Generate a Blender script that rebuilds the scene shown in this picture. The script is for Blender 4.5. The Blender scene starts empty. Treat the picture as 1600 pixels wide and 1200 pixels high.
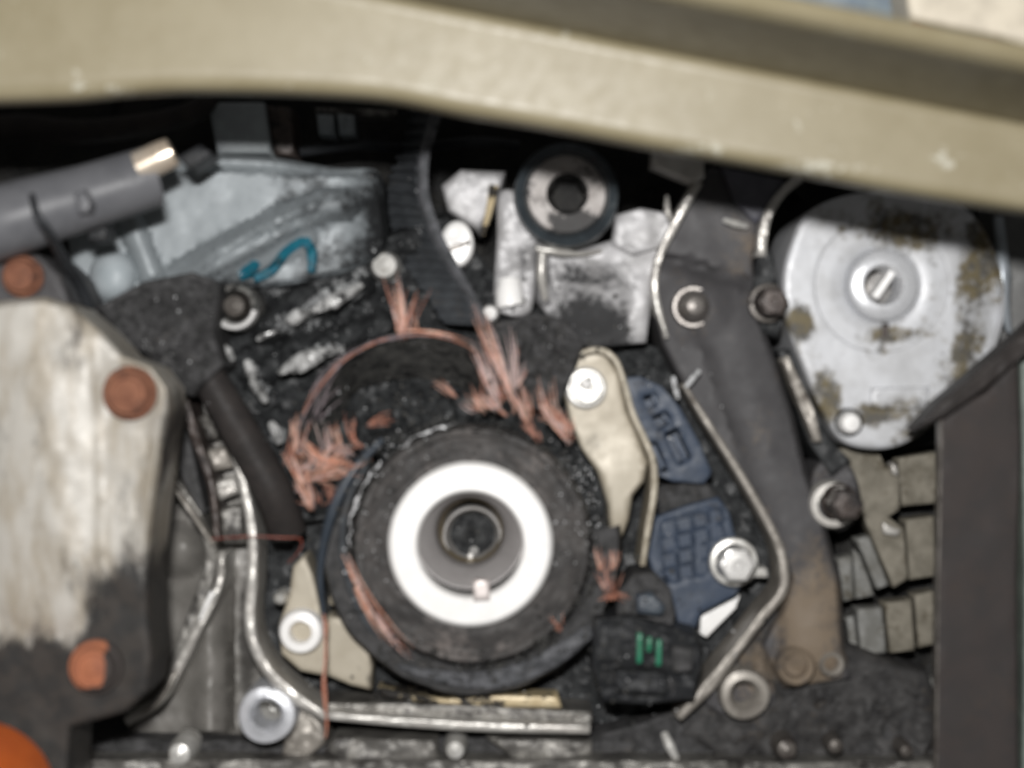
import bpy, bmesh, math, random
import numpy as np
from mathutils import Vector, noise
from mathutils.geometry import delaunay_2d_cdt

random.seed(7); np.random.seed(7)
SC = bpy.context.scene
COL = SC.collection
# ------------------------------------------------------------------ camera
# the engine front stands in the plane y = 0; depth d (mm) is measured from it towards the camera
S, D = 0.0002, 0.600
cam_d = bpy.data.cameras.new('camera'); cam = bpy.data.objects.new('camera', cam_d); COL.objects.link(cam)
cam.location = (0, -D, 0); cam.rotation_euler = (math.radians(90), 0, 0)
cam_d.sensor_width = 36; cam_d.lens = 36*D/(1600*S)
cam_d.clip_start = 0.01; cam_d.clip_end = 100
cam_d.dof.use_dof = True; cam_d.dof.focus_distance = 0.86; cam_d.dof.aperture_fstop = 11.0
SC.camera = cam
# ------------------------------------------------------------------ light: dim open shade and the flash above the lens
w = bpy.data.worlds.new('World'); SC.world = w; w.use_nodes = True
w.node_tree.nodes['Background'].inputs[0].default_value = (1.0, 0.98, 0.95, 1)
w.node_tree.nodes['Background'].inputs[1].default_value = 0.082
fl = bpy.data.lights.new('flash', 'AREA'); fl.shape = 'RECTANGLE'; fl.size = 0.034; fl.size_y = 0.018
fl.energy = 3.95; fl.color = (1.0, 0.985, 0.97)
flo = bpy.data.objects.new('flash', fl); COL.objects.link(flo)
flo.location = (-0.012, -0.61, 0.062); flo.rotation_euler = (math.radians(90-5), 0, 0)
SC.view_settings.view_transform = 'Standard'; SC.view_settings.look = 'None'
SC.view_settings.exposure = 0.0; SC.view_settings.gamma = 1.0

# ------------------------------------------------------------------ helpers
def P(x, y, d):
    k = (D - d/1000.0)/D
    return Vector(((x-800)*S*k, -d/1000.0, (600-y)*S*k))
def K(d): return (D - d/1000.0)/D
def catmull(pts, closed=False, step=6.0):
    pts = [np.array(p, float) for p in pts]; n = len(pts); out = []
    rng = range(n) if closed else range(n-1)
    for i in rng:
        p1, p2 = pts[i], pts[(i+1) % n]
        p0 = pts[i-1] if (closed or i > 0) else 2*p1-p2
        p3 = pts[(i+2) % n] if (closed or i+2 < n) else 2*p2-p1
        m = max(1, int(np.linalg.norm((p2-p1)[:2])/step))
        for j in range(m):
            t = j/m
            out.append(0.5*((2*p1)+(-p0+p2)*t+(2*p0-5*p1+4*p2-p3)*t*t+(-p0+3*p1-3*p2+p3)*t**3))
    if not closed: out.append(pts[-1])
    return out
def linear(pts, step=8.0):
    pts = [np.array(p, float) for p in pts]; out = []
    for i in range(len(pts)):
        a, b = pts[i], pts[(i+1) % len(pts)]
        m = max(1, int(np.linalg.norm(b-a)/step))
        for j in range(m): out.append(a+(b-a)*j/m)
    return out
def seg_dist(Q, A, B):
    AB = B-A; L = (AB**2).sum(1); L[L == 0] = 1e-9
    t = np.clip(((Q[:, None, :]-A[None])*AB[None]).sum(2)/L[None], 0, 1)
    C = A[None]+t[..., None]*AB[None]
    return np.sqrt(((Q[:, None, :]-C)**2).sum(2)).min(1)
def inside(Q, A, B):
    x, y = Q[:, 0][:, None], Q[:, 1][:, None]
    c = ((A[:, 1][None] > y) != (B[:, 1][None] > y))
    dy = B[:, 1]-A[:, 1]; dy = np.where(dy == 0, 1e-9, dy)
    xi = (B[:, 0]-A[:, 0])[None]*(y-A[:, 1][None])/dy[None]+A[:, 0][None]
    return ((c & (x < xi)).sum(1) % 2) == 1
class MB:
    def __init__(s): s.v = []; s.f = []
    def add(s, v, f):
        o = len(s.v); s.v += [tuple(p) for p in v]; s.f += [tuple(i+o for i in q) for q in f]; return s
    def build(s, name, m, parent=None, sharp=38, smooth=True):
        me = bpy.data.meshes.new(name); 
        me.from_pydata(s.v, [], s.f)
        bm = bmesh.new(); bm.from_mesh(me); bmesh.ops.recalc_face_normals(bm, faces=bm.faces[:]); bm.to_mesh(me); bm.free()
        if smooth:
            me.polygons.foreach_set('use_smooth', [True]*len(me.polygons))
            me.set_sharp_from_angle(angle=math.radians(sharp))
        me.materials.append(m)
        o = bpy.data.objects.new(name, me); COL.objects.link(o)
        if parent is not None:
            o.parent = parent
            o.matrix_parent_inverse = parent.matrix_basis.inverted() if parent.type == 'EMPTY' else o.matrix_parent_inverse
        return o
def tag(o, label, cat, group=None, kind=None):
    o['label'] = label; o['category'] = cat
    if group: o['group'] = group
    if kind: o['kind'] = kind
    return o
def thing(name, label, cat, at, group=None):
    o = bpy.data.objects.new(name, None); COL.objects.link(o); o.location = P(*at); o.empty_display_size = .01
    return tag(o, label, cat, group)
def rough_f(amp, sc, seed=0):
    def f(x, y):
        return amp*noise.fractal(Vector((x/sc+seed*7.3, y/sc-seed*3.1, seed*1.7)), .6, 2.1, 4)
    return f
def addf(*fs):
    return lambda x, y: sum(f(x, y) for f in fs)
def ridge(pts, h, wd):
    A = np.array(pts[:-1], float); B = np.array(pts[1:], float)
    def f(x, y):
        dd = seg_dist(np.array([[x, y]], float), A, B)[0]/wd
        return h*math.sqrt(max(0, 1-dd*dd)) if dd < 1 else 0.0
    return f
def dome(cx, cy, r, h, flat=2.0):
    def f(x, y):
        q = math.hypot(x-cx, y-cy)/r
        return h*(1-q**flat) if q < 1 else 0.0
    return f
def plate(mb, poly, d, t, b=4, f=None, step=12, sm=False, holes=(), bz=None, hbev=True):
    """a plate cut to an outline: relief f on its front, rounded edge b (px), thickness t (mm)"""
    pl = catmull(poly, True, min(step, 8)) if sm else linear(poly, min(step, 10))
    bd = np.array(pl); A = bd; B = np.roll(bd, -1, 0)
    area = 0.5*np.sum(A[:, 0]*B[:, 1]-B[:, 0]*A[:, 1])
    if area < 0: bd = bd[::-1].copy(); A = bd; B = np.roll(bd, -1, 0)
    nb = len(bd)
    hl = []
    for h in holes: hl.append(np.array(h, float))
    tg = np.roll(bd, -1, 0)-np.roll(bd, 1, 0); tg /= np.maximum(np.linalg.norm(tg, axis=1), 1e-9)[:, None]
    nrm = np.stack([-tg[:, 1], tg[:, 0]], 1)
    free = []
    for q in (.12, .35, .65, 1.0):
        R = bd+nrm*b*q
        ok = inside(R, A, B) & (seg_dist(R, A, B) > b*q*.9)
        free.append(R[ok])
    x0, y0 = bd.min(0); x1, y1 = bd.max(0)
    gx, gy = np.meshgrid(np.arange(x0, x1, step), np.arange(y0, y1, step))
    G = np.stack([gx.ravel(), gy.ravel()], 1)+np.random.uniform(-.2, .2, (gx.size, 2))*step
    if len(G):
        ok = inside(G, A, B); G = G[ok]
        if len(G): G = G[seg_dist(G, A, B) > max(b*1.15, step*.35)]
        free.append(G)
    pts = [Vector(p) for p in bd]; edges = [(i, (i+1) % nb) for i in range(nb)]
    for h in hl:
        o = len(pts); pts += [Vector(p) for p in h]; edges += [(o+i, o+(i+1) % len(h)) for i in range(len(h))]
    pts += [Vector(p) for p in np.concatenate(free)]
    V, E, F, *_ = delaunay_2d_cdt(pts, edges, [], 1, 1e-4)
    V = np.array([(p.x, p.y) for p in V])
    F = [tuple(q) for q in F]
    if hl:
        cen = np.array([V[list(q)].mean(0) for q in F]); keep = np.ones(len(F), bool)
        for h in hl: keep &= ~inside(cen, h, np.roll(h, -1, 0))
        F = [q for q, k in zip(F, keep) if k]
    ds = seg_dist(V, A, B)
    for h in (hl if hbev else []): ds = np.minimum(ds, seg_dist(V, h, np.roll(h, -1, 0)))
    bzv = bz if bz else b*S*1000*.9
    z = []
    for (x, y), q in zip(V, ds):
        e = bzv*(1-math.sqrt(max(0, 1-(1-q/b)**2))) if q < b else 0
        z.append(d+(f(x, y)*min(1, q/b) if f else 0)-e)
    verts = [P(x, y, zz) for (x, y), zz in zip(V, z)]
    # side walls on every border edge of the cap
    cnt = {}
    for q in F:
        for i in range(len(q)):
            a, c = q[i], q[(i+1) % len(q)]; cnt[(a, c)] = cnt.get((a, c), 0)+1
    bor = [e for e in cnt if (e[1], e[0]) not in cnt]
    back = {}
    for a, c in bor:
        for i in (a, c):
            if i not in back:
                back[i] = len(verts); p = verts[i]; verts.append(Vector((p.x, -(d-t)/1000.0, p.z)))
    F += [(c, a, back[a], back[c]) for a, c in bor]
    mb.add(verts, F); return mb
def band(pts, wd):
    """outline of a strip of width wd (number or list) along a line"""
    c = np.array(catmull(pts, False, 8)); tg = np.gradient(c, axis=0); tg /= np.linalg.norm(tg, axis=1)[:, None]
    n = np.stack([-tg[:, 1], tg[:, 0]], 1)
    ww = np.full(len(c), wd) if np.isscalar(wd) else np.interp(np.linspace(0, 1, len(c)), np.linspace(0, 1, len(wd)), wd)
    L = c+n*ww[:, None]/2; R = c-n*ww[:, None]/2
    return list(L)+list(R[::-1])
def lathe(mb, cx, cy, d, prof, n=64, a0=0, a1=360, tilt=None, f=None, hexa=None):
    """turned shape about an axis through the engine front; prof = [(radius px, dz mm)]"""
    c = P(cx, cy, d); k = K(d)*S; full = (a1-a0) >= 360
    m = n if full else n+1; v = []
    from mathutils import Euler
    R = Euler(tilt).to_matrix() if tilt else None
    for j in range(m):
        a = math.radians(a0+(a1-a0)*j/n)
        for i, (r, dz) in enumerate(prof):
            rr = r
            if hexa and i in hexa:
                s = math.radians(60); aa = (a % s)-s/2; rr = r*math.cos(s/2)/math.cos(aa)
            if f: rr, dz = f(a, i, rr, dz)
            p = Vector((math.cos(a)*rr*k, -dz/1000.0, -math.sin(a)*rr*k))
            if R: p = R @ p
            v.append(c+p)
    q = len(prof); F = []
    for j in range(n):
        j2 = (j+1) % m
        for i in range(q-1): F.append((j*q+i, j2*q+i, j2*q+i+1, j*q+i+1))
    mb.add(v, F); return mb
def tube(mb, pts, r, n=10, step=8, cap=True):
    """pts = [(px, py, d)], r = radius px or list"""
    c = catmull(pts, False, step)
    W = [P(*p) for p in c]; m = len(W)
    rr = [r]*m if np.isscalar(r) else list(np.interp(np.linspace(0, 1, m), np.linspace(0, 1, len(r)), r))
    v = []; F = []; up = Vector((0.13, -1, 0.21)).normalized()
    for i in range(m):
        t = (W[min(i+1, m-1)]-W[max(i-1, 0)]).normalized()
        a = t.cross(up)
        if a.length < 1e-4: a = t.cross(Vector((1, 0, 0)))
        a.normalize(); b = a.cross(t)
        k = K(c[i][2])*S
        for j in range(n):
            th = 2*math.pi*j/n
            v.append(W[i]+(a*math.cos(th)+b*math.sin(th))*rr[i]*k)
    for i in range(m-1):
        for j in range(n): F.append((i*n+j, i*n+(j+1) % n, (i+1)*n+(j+1) % n, (i+1)*n+j))
    if cap: F.append(tuple(range(n))); F.append(tuple((m-1)*n+j for j in range(n)))
    mb.add(v, F); return mb
def circ(cx, cy, r, n=32, ry=None):
    return [(cx+r*math.cos(2*math.pi*i/n), cy+(ry or r)*math.sin(2*math.pi*i/n)) for i in range(n)]

# ------------------------------------------------------------------ materials
def mat(name, c1, c2=None, dirt=None, scale=70, thr=(.5, .62), metal=.3, rough=.45, drough=.6, dmetal=0.0, bump=.25, bscale=500,
        blobs=(), bd=0, stretch=(1, 1, 1), speck=0.0, grain=.45, gscale=420, sscale=700, spec=.4, dspec=.12, coat=0.0, dirt2=None):
    """grimed surface: two tones of the clean material, a dirt layer (noise plus stains at given places), fine specks, cast relief"""
    m = bpy.data.materials.new(name); m.use_nodes = True; nt = m.node_tree; N = nt.nodes; L = nt.links
    bs = N['Principled BSDF']
    def nd(t, **kw):
        o = N.new(t)
        for k, v in kw.items(): setattr(o, k, v)
        return o
    def math_(op, a, b=None, c=None, clamp=False):
        o = nd('ShaderNodeMath', operation=op, use_clamp=clamp)
        for i, q in enumerate((a, b, c)):
            if q is None: continue
            if isinstance(q, (int, float)): o.inputs[i].default_value = q
            else: L.new(q, o.inputs[i])
        return o.outputs[0]
    geo = nd('ShaderNodeNewGeometry'); pos = geo.outputs['Position']
    def noise_(sc, det=6, rg=.6, st=(1, 1, 1), off=0):
        mp = nd('ShaderNodeMapping'); mp.inputs['Scale'].default_value = st; mp.inputs['Location'].default_value = (off, off*.7, off*.3)
        L.new(pos, mp.inputs['Vector'])
        o = nd('ShaderNodeTexNoise'); o.inputs['Scale'].default_value = sc; o.inputs['Detail'].default_value = det; o.inputs['Roughness'].default_value = rg
        L.new(mp.outputs[0], o.inputs['Vector']); return o.outputs['Fac']
    def sstep(v, lo, hi):
        o = nd('ShaderNodeMapRange', interpolation_type='SMOOTHSTEP'); L.new(v, o.inputs['Value'])
        o.inputs['From Min'].default_value = lo; o.inputs['From Max'].default_value = hi; return o.outputs[0]
    def mix(fac, a, b):
        o = nd('ShaderNodeMix', data_type='RGBA')
        L.new(fac, o.inputs[0])
        for q, i in ((a, 6), (b, 7)):
            if isinstance(q, (tuple, list)): o.inputs[i].default_value = (*q[:3], 1)
            else: L.new(q, o.inputs[i])
        return o.outputs[2]
    def mixf(fac, a, b):
        o = nd('ShaderNodeMix', data_type='FLOAT'); L.new(fac, o.inputs[0])
        o.inputs[2].default_value = a
        if isinstance(b, (int, float)): o.inputs[3].default_value = b
        else: L.new(b, o.inputs[3])
        return o.outputs[0]
    seed = (sum(ord(c)*(i+1) for i, c in enumerate(name)) % 97)*.37
    c2 = c2 or tuple(c*.75 for c in c1)
    tone = sstep(noise_(scale*1.7, 5, .6, stretch, seed), .36, .64)
    col = mix(tone, c1, c2)
    fine = noise_(bscale, 4, .6, (1, 1, 1), seed+3)
    if dirt is not None:
        nz = noise_(scale, 9, .68, stretch, seed+9)
        tot = math_('MULTIPLY_ADD', math_('SUBTRACT', noise_(gscale, 3, .7, (1, 1, 1), seed+4), .5), grain, nz)
        for (bx, by, br, st) in blobs:
            c = P(bx, by, bd)
            v = nd('ShaderNodeVectorMath', operation='SUBTRACT'); L.new(pos, v.inputs[0]); v.inputs[1].default_value = c
            v2 = nd('ShaderNodeVectorMath', operation='MULTIPLY'); L.new(v.outputs[0], v2.inputs[0])
            rx, ry = (br if isinstance(br, tuple) else (br, br))
            v2.inputs[1].default_value = (1/(rx*S*K(bd)), 0, 1/(ry*S*K(bd)))
            ln = nd('ShaderNodeVectorMath', operation='LENGTH'); L.new(v2.outputs[0], ln.inputs[0])
            q = sstep(ln.outputs['Value'], 1.0, .25)
            tot = math_('MULTIPLY_ADD', q, st, tot)
        mask = sstep(tot, *thr)
        if speck:
            sp = sstep(noise_(sscale, 3, .6, (1, 1, 1), seed+5), .60, .68)
            near = sstep(tot, thr[0]-.25, thr[1])
            mask = math_('MAXIMUM', mask, math_('MULTIPLY', math_('MULTIPLY', sp, near), speck))
        dc = dirt if dirt2 is None else mix(sstep(noise_(scale*3, 4, .6, (1, 1, 1), seed+2), .4, .6), dirt, dirt2)
        col = mix(mask, col, dc)
        rv = math_('ADD', mixf(mask, rough, drough), math_('MULTIPLY_ADD', fine, .3, -.15), clamp=True)
        L.new(rv, bs.inputs['Roughness']); L.new(mixf(mask, metal, dmetal), bs.inputs['Metallic']); L.new(mixf(mask, spec, dspec), bs.inputs['Specular IOR Level'])
    else:
        rv = math_('ADD', math_('MULTIPLY_ADD', fine, .3, -.15), rough, clamp=True)
        L.new(rv, bs.inputs['Roughness']); bs.inputs['Metallic'].default_value = metal
    L.new(col, bs.inputs['Base Color'])
    if dirt is None: bs.inputs['Specular IOR Level'].default_value = spec
    if coat: bs.inputs['Coat Weight'].default_value = coat; bs.inputs['Coat Roughness'].default_value = .15
    if bump:
        bp = nd('ShaderNodeBump'); bp.inputs['Strength'].default_value = bump*.75; bp.inputs['Distance'].default_value = .0009
        h = math_('MULTIPLY_ADD', noise_(bscale*.3, 5, .65, (1, 1, 1), seed+1), 1.6, fine)
        L.new(h, bp.inputs['Height']); L.new(bp.outputs[0], bs.inputs['Normal'])
    return m
BLK = (.022, .023, .024); BRN = (.055, .043, .032)
M = {}
M['rail'] = mat('tan_paint', (.225, .195, .124), (.203, .174, .106), (.40, .385, .32), grain=.7, bd=130, scale=45, thr=(.62, .76), metal=0, rough=.42, drough=.5, bump=.04, bscale=250,
                blobs=[(118, 122, 34, .17), (1100, 238, (90, 22), .18), (1470, 250, 26, .16), (690, 132, (60, 20), .18), (1260, 262, (120, 14), .12), (200, 140, (140, 14), .12)])
M['alu'] = mat('cast_aluminium', (.245, .27, .283), (.225, .248, .26), BLK, scale=60, thr=(.52, .98), metal=.1, rough=.45, bump=.05, speck=.9, grain=.6,
               blobs=[(500, 305, (100, 70), .2), (610, 320, (90, 130), .4), (330, 320, (130, 90), -.3), (450, 462, (200, 50), .35), (260, 480, (70, 40), .3), (550, 410, (120, 60), .3), (610, 330, (50, 90), .1), (420, 330, (40, 30), .1)])
M['alu_dirty'] = mat('oily_cast_aluminium', (.42, .42, .40), (.20, .19, .175), (.03, .03, .029), scale=85, thr=(.46, .58), metal=.4, rough=.33, drough=.35, bump=.4, speck=.8)
M['wet'] = mat('wet_scraped_metal', (.75, .75, .74), (.42, .42, .41), (.03, .03, .03), scale=150, thr=(.44, .7), grain=1.0, metal=.3, rough=.3, bump=.3, speck=.8)  # pale tone puts the ridge highlights into the colour; also bare spots
M['oiled'] = mat('oil_blackened_casting', (.42, .43, .43), (.26, .265, .27), (.040, .042, .043), scale=110, thr=(.5, .66), metal=.15, rough=.36, drough=.45, dspec=.2, bump=.2, bscale=300, grain=.9, dirt2=(.020, .021, .022),
                 blobs=[(640, 640, 800, .42)]+[(x, y, q, -.4) for x, y, q in ((448, 506, 30), (480, 490, 32), (512, 474, 32), (548, 456, 30), (462, 572, 32), (496, 558, 32), (526, 550, 24), (388, 576, 22), (404, 608, 26), (430, 680, 24), (350, 436, 50), (420, 432, 50), (500, 420, 50), (570, 404, 46), (610, 420, 30))])
M['alu_lower'] = mat('grimy_lower_casting', (.24, .23, .21), (.11, .105, .097), (.035, .032, .03), scale=70, thr=(.5, .66), metal=.35, rough=.42, drough=.45, bump=.35, speck=.7)
M['tens'] = mat('tensioner_aluminium', (.40, .395, .40), (.30, .295, .295), (.04, .04, .041), scale=60, thr=(.5, .84), metal=.08, rough=.42, grain=.6, bump=.1, speck=.8,
                blobs=[(930, 520, (150, 70), .35), (900, 450, (70, 80), .12), (805, 415, (50, 40), .12), (800, 480, 40, -.3), (1000, 370, 60, -.2), (1000, 500, (25, 60), -.25), (790, 350, (35, 100), -.15)])
M['soot'] = mat('black_oily_grime', (.046, .048, .049), (.022, .023, .024), (.10, .10, .10), spec=0.16, scale=160, thr=(.6, .74), metal=0, rough=.42, drough=.5, bump=.3, bscale=300, speck=.6)
M['soot_matt'] = mat('dry_black_grime', (.072, .071, .072), (.042, .042, .042), (.085, .08, .076), spec=0.1, scale=170, thr=(.56, .72), metal=0, rough=.6, drough=.6, bump=.3, bscale=300, speck=.5)
M['rubber'] = mat('belt_rubber', (.070, .076, .082), (.048, .052, .057), (.075, .072, .07), spec=0.15, scale=90, thr=(.55, .72), metal=0, rough=.5, drough=.65, bump=.35, bscale=500)
M['belt_edge'] = mat('worn_belt_edge', (.135, .137, .147), (.075, .078, .083), (.03, .03, .03), spec=0.2, scale=120, thr=(.5, .7), metal=0, rough=.5, bump=.5)
M['fluff'] = mat('shredded_rubber', (.055, .055, .053), (.10, .098, .092), (.022, .022, .022), spec=0.08, scale=140, thr=(.5, .6), metal=0, rough=.7, bump=.6, bscale=300)
M['sprk'] = mat('sooty_sprocket', (.078, .073, .070), (.050, .048, .047), (.17, .15, .14), spec=0.12, scale=70, thr=(.55, .85), metal=0, rough=.5, drough=.55, bump=.12, bscale=300,
                blobs=[(735, 850, (185, 185), .13), (735, 1010, (110, 60), .1)], speck=.5)
M['bright'] = mat('polished_steel', (.93, .92, .90), (.88, .87, .85), (.62, .52, .42), scale=90, thr=(.60, .92), metal=.0, rough=.3, drough=.4, bump=.0, bscale=300)
M['steel'] = mat('machined_steel', (.42, .41, .40), (.33, .315, .30), (.14, .105, .06), scale=60, thr=(.62, .8), metal=.1, rough=.38, drough=.5, bump=.05, bscale=300)
M['shaft'] = mat('grey_shaft_steel', (.31, .295, .29), (.27, .255, .25), (.12, .09, .055), scale=60, thr=(.68, .85), metal=.15, rough=.5, drough=.5, bump=.03, bscale=300)
M['bore'] = mat('bore_steel', (.40, .33, .22), (.27, .21, .12), (.09, .07, .045), scale=80, thr=(.55, .75), metal=.5, rough=.42, drough=.5, bump=.08, bscale=300)
M['bolt'] = mat('zinc_bolt', (.66, .65, .62), (.5, .49, .46), (.2, .18, .15), scale=120, thr=(.58, .72), metal=.25, rough=.34, drough=.45, bump=.08)
M['dullbolt'] = mat('dull_bolt', (.17, .155, .14), (.10, .09, .08), (.05, .042, .038), scale=120, thr=(.5, .66), metal=.4, rough=.36, drough=.45, bump=.15)
M['brown'] = mat('brown_steel', (.075, .058, .05), (.05, .04, .036), (.028, .026, .026), scale=120, thr=(.5, .66), metal=.2, rough=.42, bump=.3)
M['rust'] = mat('rust', (.24, .11, .068), (.17, .075, .048), (.08, .045, .035), spec=0.1, scale=160, thr=(.55, .7), metal=0, rough=.75, drough=.7, bump=.5, bscale=600)
M['rusthalf'] = mat('half_sooted_rust', (.36, .14, .075), (.28, .11, .065), (.05, .043, .04), spec=0.1, scale=90, thr=(.5, .6), metal=0, rough=.7, drough=.6, bump=.3, bd=80, bscale=600,
                    blobs=[(137, 1030, (40, 50), -.35), (182, 1045, (36, 70), .45), (150, 1095, (60, 26), .3)])
M['beige'] = mat('yellow_zinc_plate', (.40, .36, .285), (.345, .305, .235), (.07, .062, .05), scale=45, thr=(.62, .9), metal=.1, rough=.45, drough=.5, bump=.02, bscale=260, grain=.15,
                 blobs=[(925, 690, 30, .1), (985, 745, 40, -.2), (965, 850, 30, .2), (580, 1050, (16, 60), .25)])
M['gold'] = mat('brass_strip', (.60, .50, .32), (.5, .40, .24), (.03, .028, .026), scale=110, thr=(.50, .58), metal=.1, rough=.35, bump=.05, blobs=[(660, 1086, (130, 40), .1), (835, 1096, (60, 30), -.25)])
M['rim'] = mat('machined_rim', (.54, .525, .49), (.42, .40, .37), (.10, .092, .082), scale=80, thr=(.6, .75), metal=.35, rough=.35, drough=.5, bump=.1)
M['rim_dull'] = mat('stained_rim', (.34, .315, .28), (.24, .22, .195), (.09, .075, .062), scale=80, thr=(.58, .74), metal=.25, rough=.42, drough=.5, bump=.15)
M['arm'] = mat('grey_grimed_casting', (.078, .076, .078), (.062, .060, .062), (.19, .15, .11), spec=0.15, scale=45, thr=(.56, .95), metal=.0, rough=.5, drough=.5, bump=.1, bscale=300,
               blobs=[(1262, 960, (75, 170), .42), (1150, 400, (60, 60), .12), (1190, 1050, (120, 60), .26), (1300, 1040, (60, 40), .2)])
M['pump'] = mat('machined_aluminium', (.54, .55, .57), (.45, .455, .465), (.15, .125, .075), scale=65, thr=(.54, .86), metal=.1, rough=.4, drough=.5, bump=.03, bscale=300, dirt2=(.10, .095, .085), grain=.7,
                blobs=[(1242, 505, (34, 40), .55), (1280, 620, (40, 60), .45), (1345, 650, (50, 30), .4), (1500, 500, (45, 150), .3), (1480, 580, 60, .2), (1400, 365, (120, 50), .34), (1300, 440, (30, 60), .2), (1440, 500, (40, 60), .15), (1540, 380, (70, 120), .4), (1460, 680, (120, 60), .25), (1440, 430, (22, 50), .1), (1385, 525, (90, 20), .25), (1400, 630, (60, 30), .2), (1300, 470, (80, 90), -.25), (1370, 590, (100, 50), -.25)])
M['blue'] = mat('blue_plastic', (.048, .064, .095), (.060, .074, .100), (.055, .058, .065), scale=90, thr=(.56, .74), metal=0, spec=.2, rough=.42, drough=.55, bump=.1, bscale=350)
M['bluerib'] = mat('worn_blue_rib', (.13, .155, .20), (.09, .11, .15), metal=0, rough=.4, bump=.05)  # lighter copy of the blue, rib highlights put into the colour
M['black_plastic'] = mat('black_plastic', (.020, .021, .023), (.028, .029, .03), (.06, .058, .058), spec=0.15, scale=120, thr=(.58, .76), metal=0, rough=.45, drough=.6, bump=.3)
M['green'] = mat('green_seal', (.02, .15, .075), (.03, .19, .11), metal=0, rough=.35, bump=.03)
M['greyplastic'] = mat('grey_plastic', (.125, .127, .135), (.10, .102, .11), (.07, .07, .073), scale=60, thr=(.6, .8), metal=0, rough=.38, drough=.5, bump=.05, bscale=300)
M['brass'] = mat('plated_pin', (.80, .70, .58), (.7, .58, .45), metal=.6, rough=.3, bump=0)
M['tabs'] = mat('dirty_beige_ribs', (.21, .192, .155), (.145, .132, .105), (.085, .072, .05), spec=0.15, scale=95, thr=(.5, .72), metal=.1, rough=.55, drough=.6, bump=.1, bscale=420)
M['tabsg'] = mat('dirty_grey_ribs', (.215, .215, .205), (.15, .148, .135), (.085, .077, .06), spec=0.15, scale=95, thr=(.5, .72), metal=.1, rough=.55, drough=.6, bump=.1, bscale=420)
M['plate'] = mat('dark_brown_plate', (.047, .040, .038), (.041, .037, .036), (.055, .044, .038), spec=0.12, scale=60, thr=(.5, .9), speck=.5, metal=0, rough=.55, drough=.6, bump=.06, bscale=420)
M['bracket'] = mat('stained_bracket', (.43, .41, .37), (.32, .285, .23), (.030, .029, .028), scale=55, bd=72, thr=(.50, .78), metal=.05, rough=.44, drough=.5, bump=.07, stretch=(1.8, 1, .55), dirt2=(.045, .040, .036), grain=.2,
                   blobs=[(90, 1110, (300, 150), .6), (210, 980, (110, 150), .4), (290, 820, (58, 330), .6), (262, 900, (40, 120), .35), (120, 560, (40, 80), .07), (60, 520, (60, 40), -.2), (150, 700, (80, 120), -.08)])  # tall blobs darken the whole right-hand side
M['teal'] = mat('teal_paint', (.008, .10, .15), (.014, .13, .18), (.05, .055, .055), scale=150, thr=(.52, .66), metal=0, rough=.5, bump=.1, spec=.15)
M['copper'] = mat('copper_cord', (.66, .28, .17), (.84, .56, .45), metal=0, rough=.45, bump=0, scale=200)
M['copper_dark'] = mat('rusty_cord', (.42, .155, .095), (.55, .27, .19), metal=0, rough=.5, bump=0, scale=200)
M['cordpale'] = mat('pale_cord', (.72, .55, .50), (.50, .37, .36), metal=0, rough=.45, bump=0, scale=200)
M['lilac'] = mat('dusty_cord', (.36, .30, .32), (.18, .15, .16), metal=0, rough=.5, bump=0, scale=260)
M['orange'] = mat('orange_plastic', (.62, .13, .02), (.55, .11, .018), metal=0, rough=.45, bump=.02)
M['chip'] = mat('bright_chips', (.80, .81, .82), (.22, .22, .22), scale=260, metal=.0, rough=.25, bump=0)  # pale tone carries the glints of the grit; also pins and worn edges
M['cream'] = mat('cream_plastic', (.62, .56, .45), (.5, .45, .36), metal=0, rough=.5, bump=.03)
M['fender'] = mat('blue_grey_paint', (.16, .20, .24), (.22, .26, .28), metal=0, rough=.5, bump=.05)
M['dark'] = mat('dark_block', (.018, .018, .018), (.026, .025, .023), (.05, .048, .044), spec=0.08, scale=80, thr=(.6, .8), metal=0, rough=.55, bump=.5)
M['wire'] = mat('black_rubber', (.024, .026, .029), (.034, .036, .04), metal=0, spec=.2, rough=.4, bump=.1)
M['hose'] = mat('brown_black_hose', (.040, .035, .033), (.03, .027, .026), (.065, .055, .048), spec=0.12, scale=80, thr=(.58, .8), metal=0, rough=.5, bump=.25)

# ------------------------------------------------------------------ engine block behind everything
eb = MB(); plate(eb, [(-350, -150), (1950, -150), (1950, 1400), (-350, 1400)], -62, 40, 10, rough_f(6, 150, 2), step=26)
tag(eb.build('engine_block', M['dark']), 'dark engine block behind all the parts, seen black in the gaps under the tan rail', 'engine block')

# ------------------------------------------------------------------ tan body rail across the top
rail = thing('frame_rail', 'tan painted body rail crossing the top of the picture, scuffed along its lower edge', 'body rail', (800, 150, 130))
low = [(-420, 176), (-200, 172), (0, 165), (120, 161), (220, 151), (300, 148), (450, 151), (600, 161), (720, 184), (850, 205), (1000, 233), (1100, 250), (1250, 277), (1400, 305), (1600, 336), (1800, 366), (2000, 396)]
top = lambda x: -60+190/1100*0 if False else (30+(x-800)*0.2)
lo = catmull(low, False, 20)
v = []; F = []
for (x, y) in lo:
    ty = top(x) if x > 500 else top(500)-(500-x)*.12
    hh = y-ty
    prof = [(y-10, 88), (y-3, 104), (y, 118), (y-3, 126), (y-10, 130), (y-18, 131.5)]
    for i in range(1, 9): prof.append((y-18-(hh-26)*i/8, 131.5))
    prof += [(ty+3, 132.5), (ty, 136)]
    v += [P(x, q, dd) for q, dd in prof]
n = len(prof)
for i in range(len(lo)-1):
    for j in range(n-1): F.append((i*n+j, (i+1)*n+j, (i+1)*n+j+1, i*n+j+1))
MB().add(v, F).build('web', M['rail'], rail, sharp=60)
v = []; F = []
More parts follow.
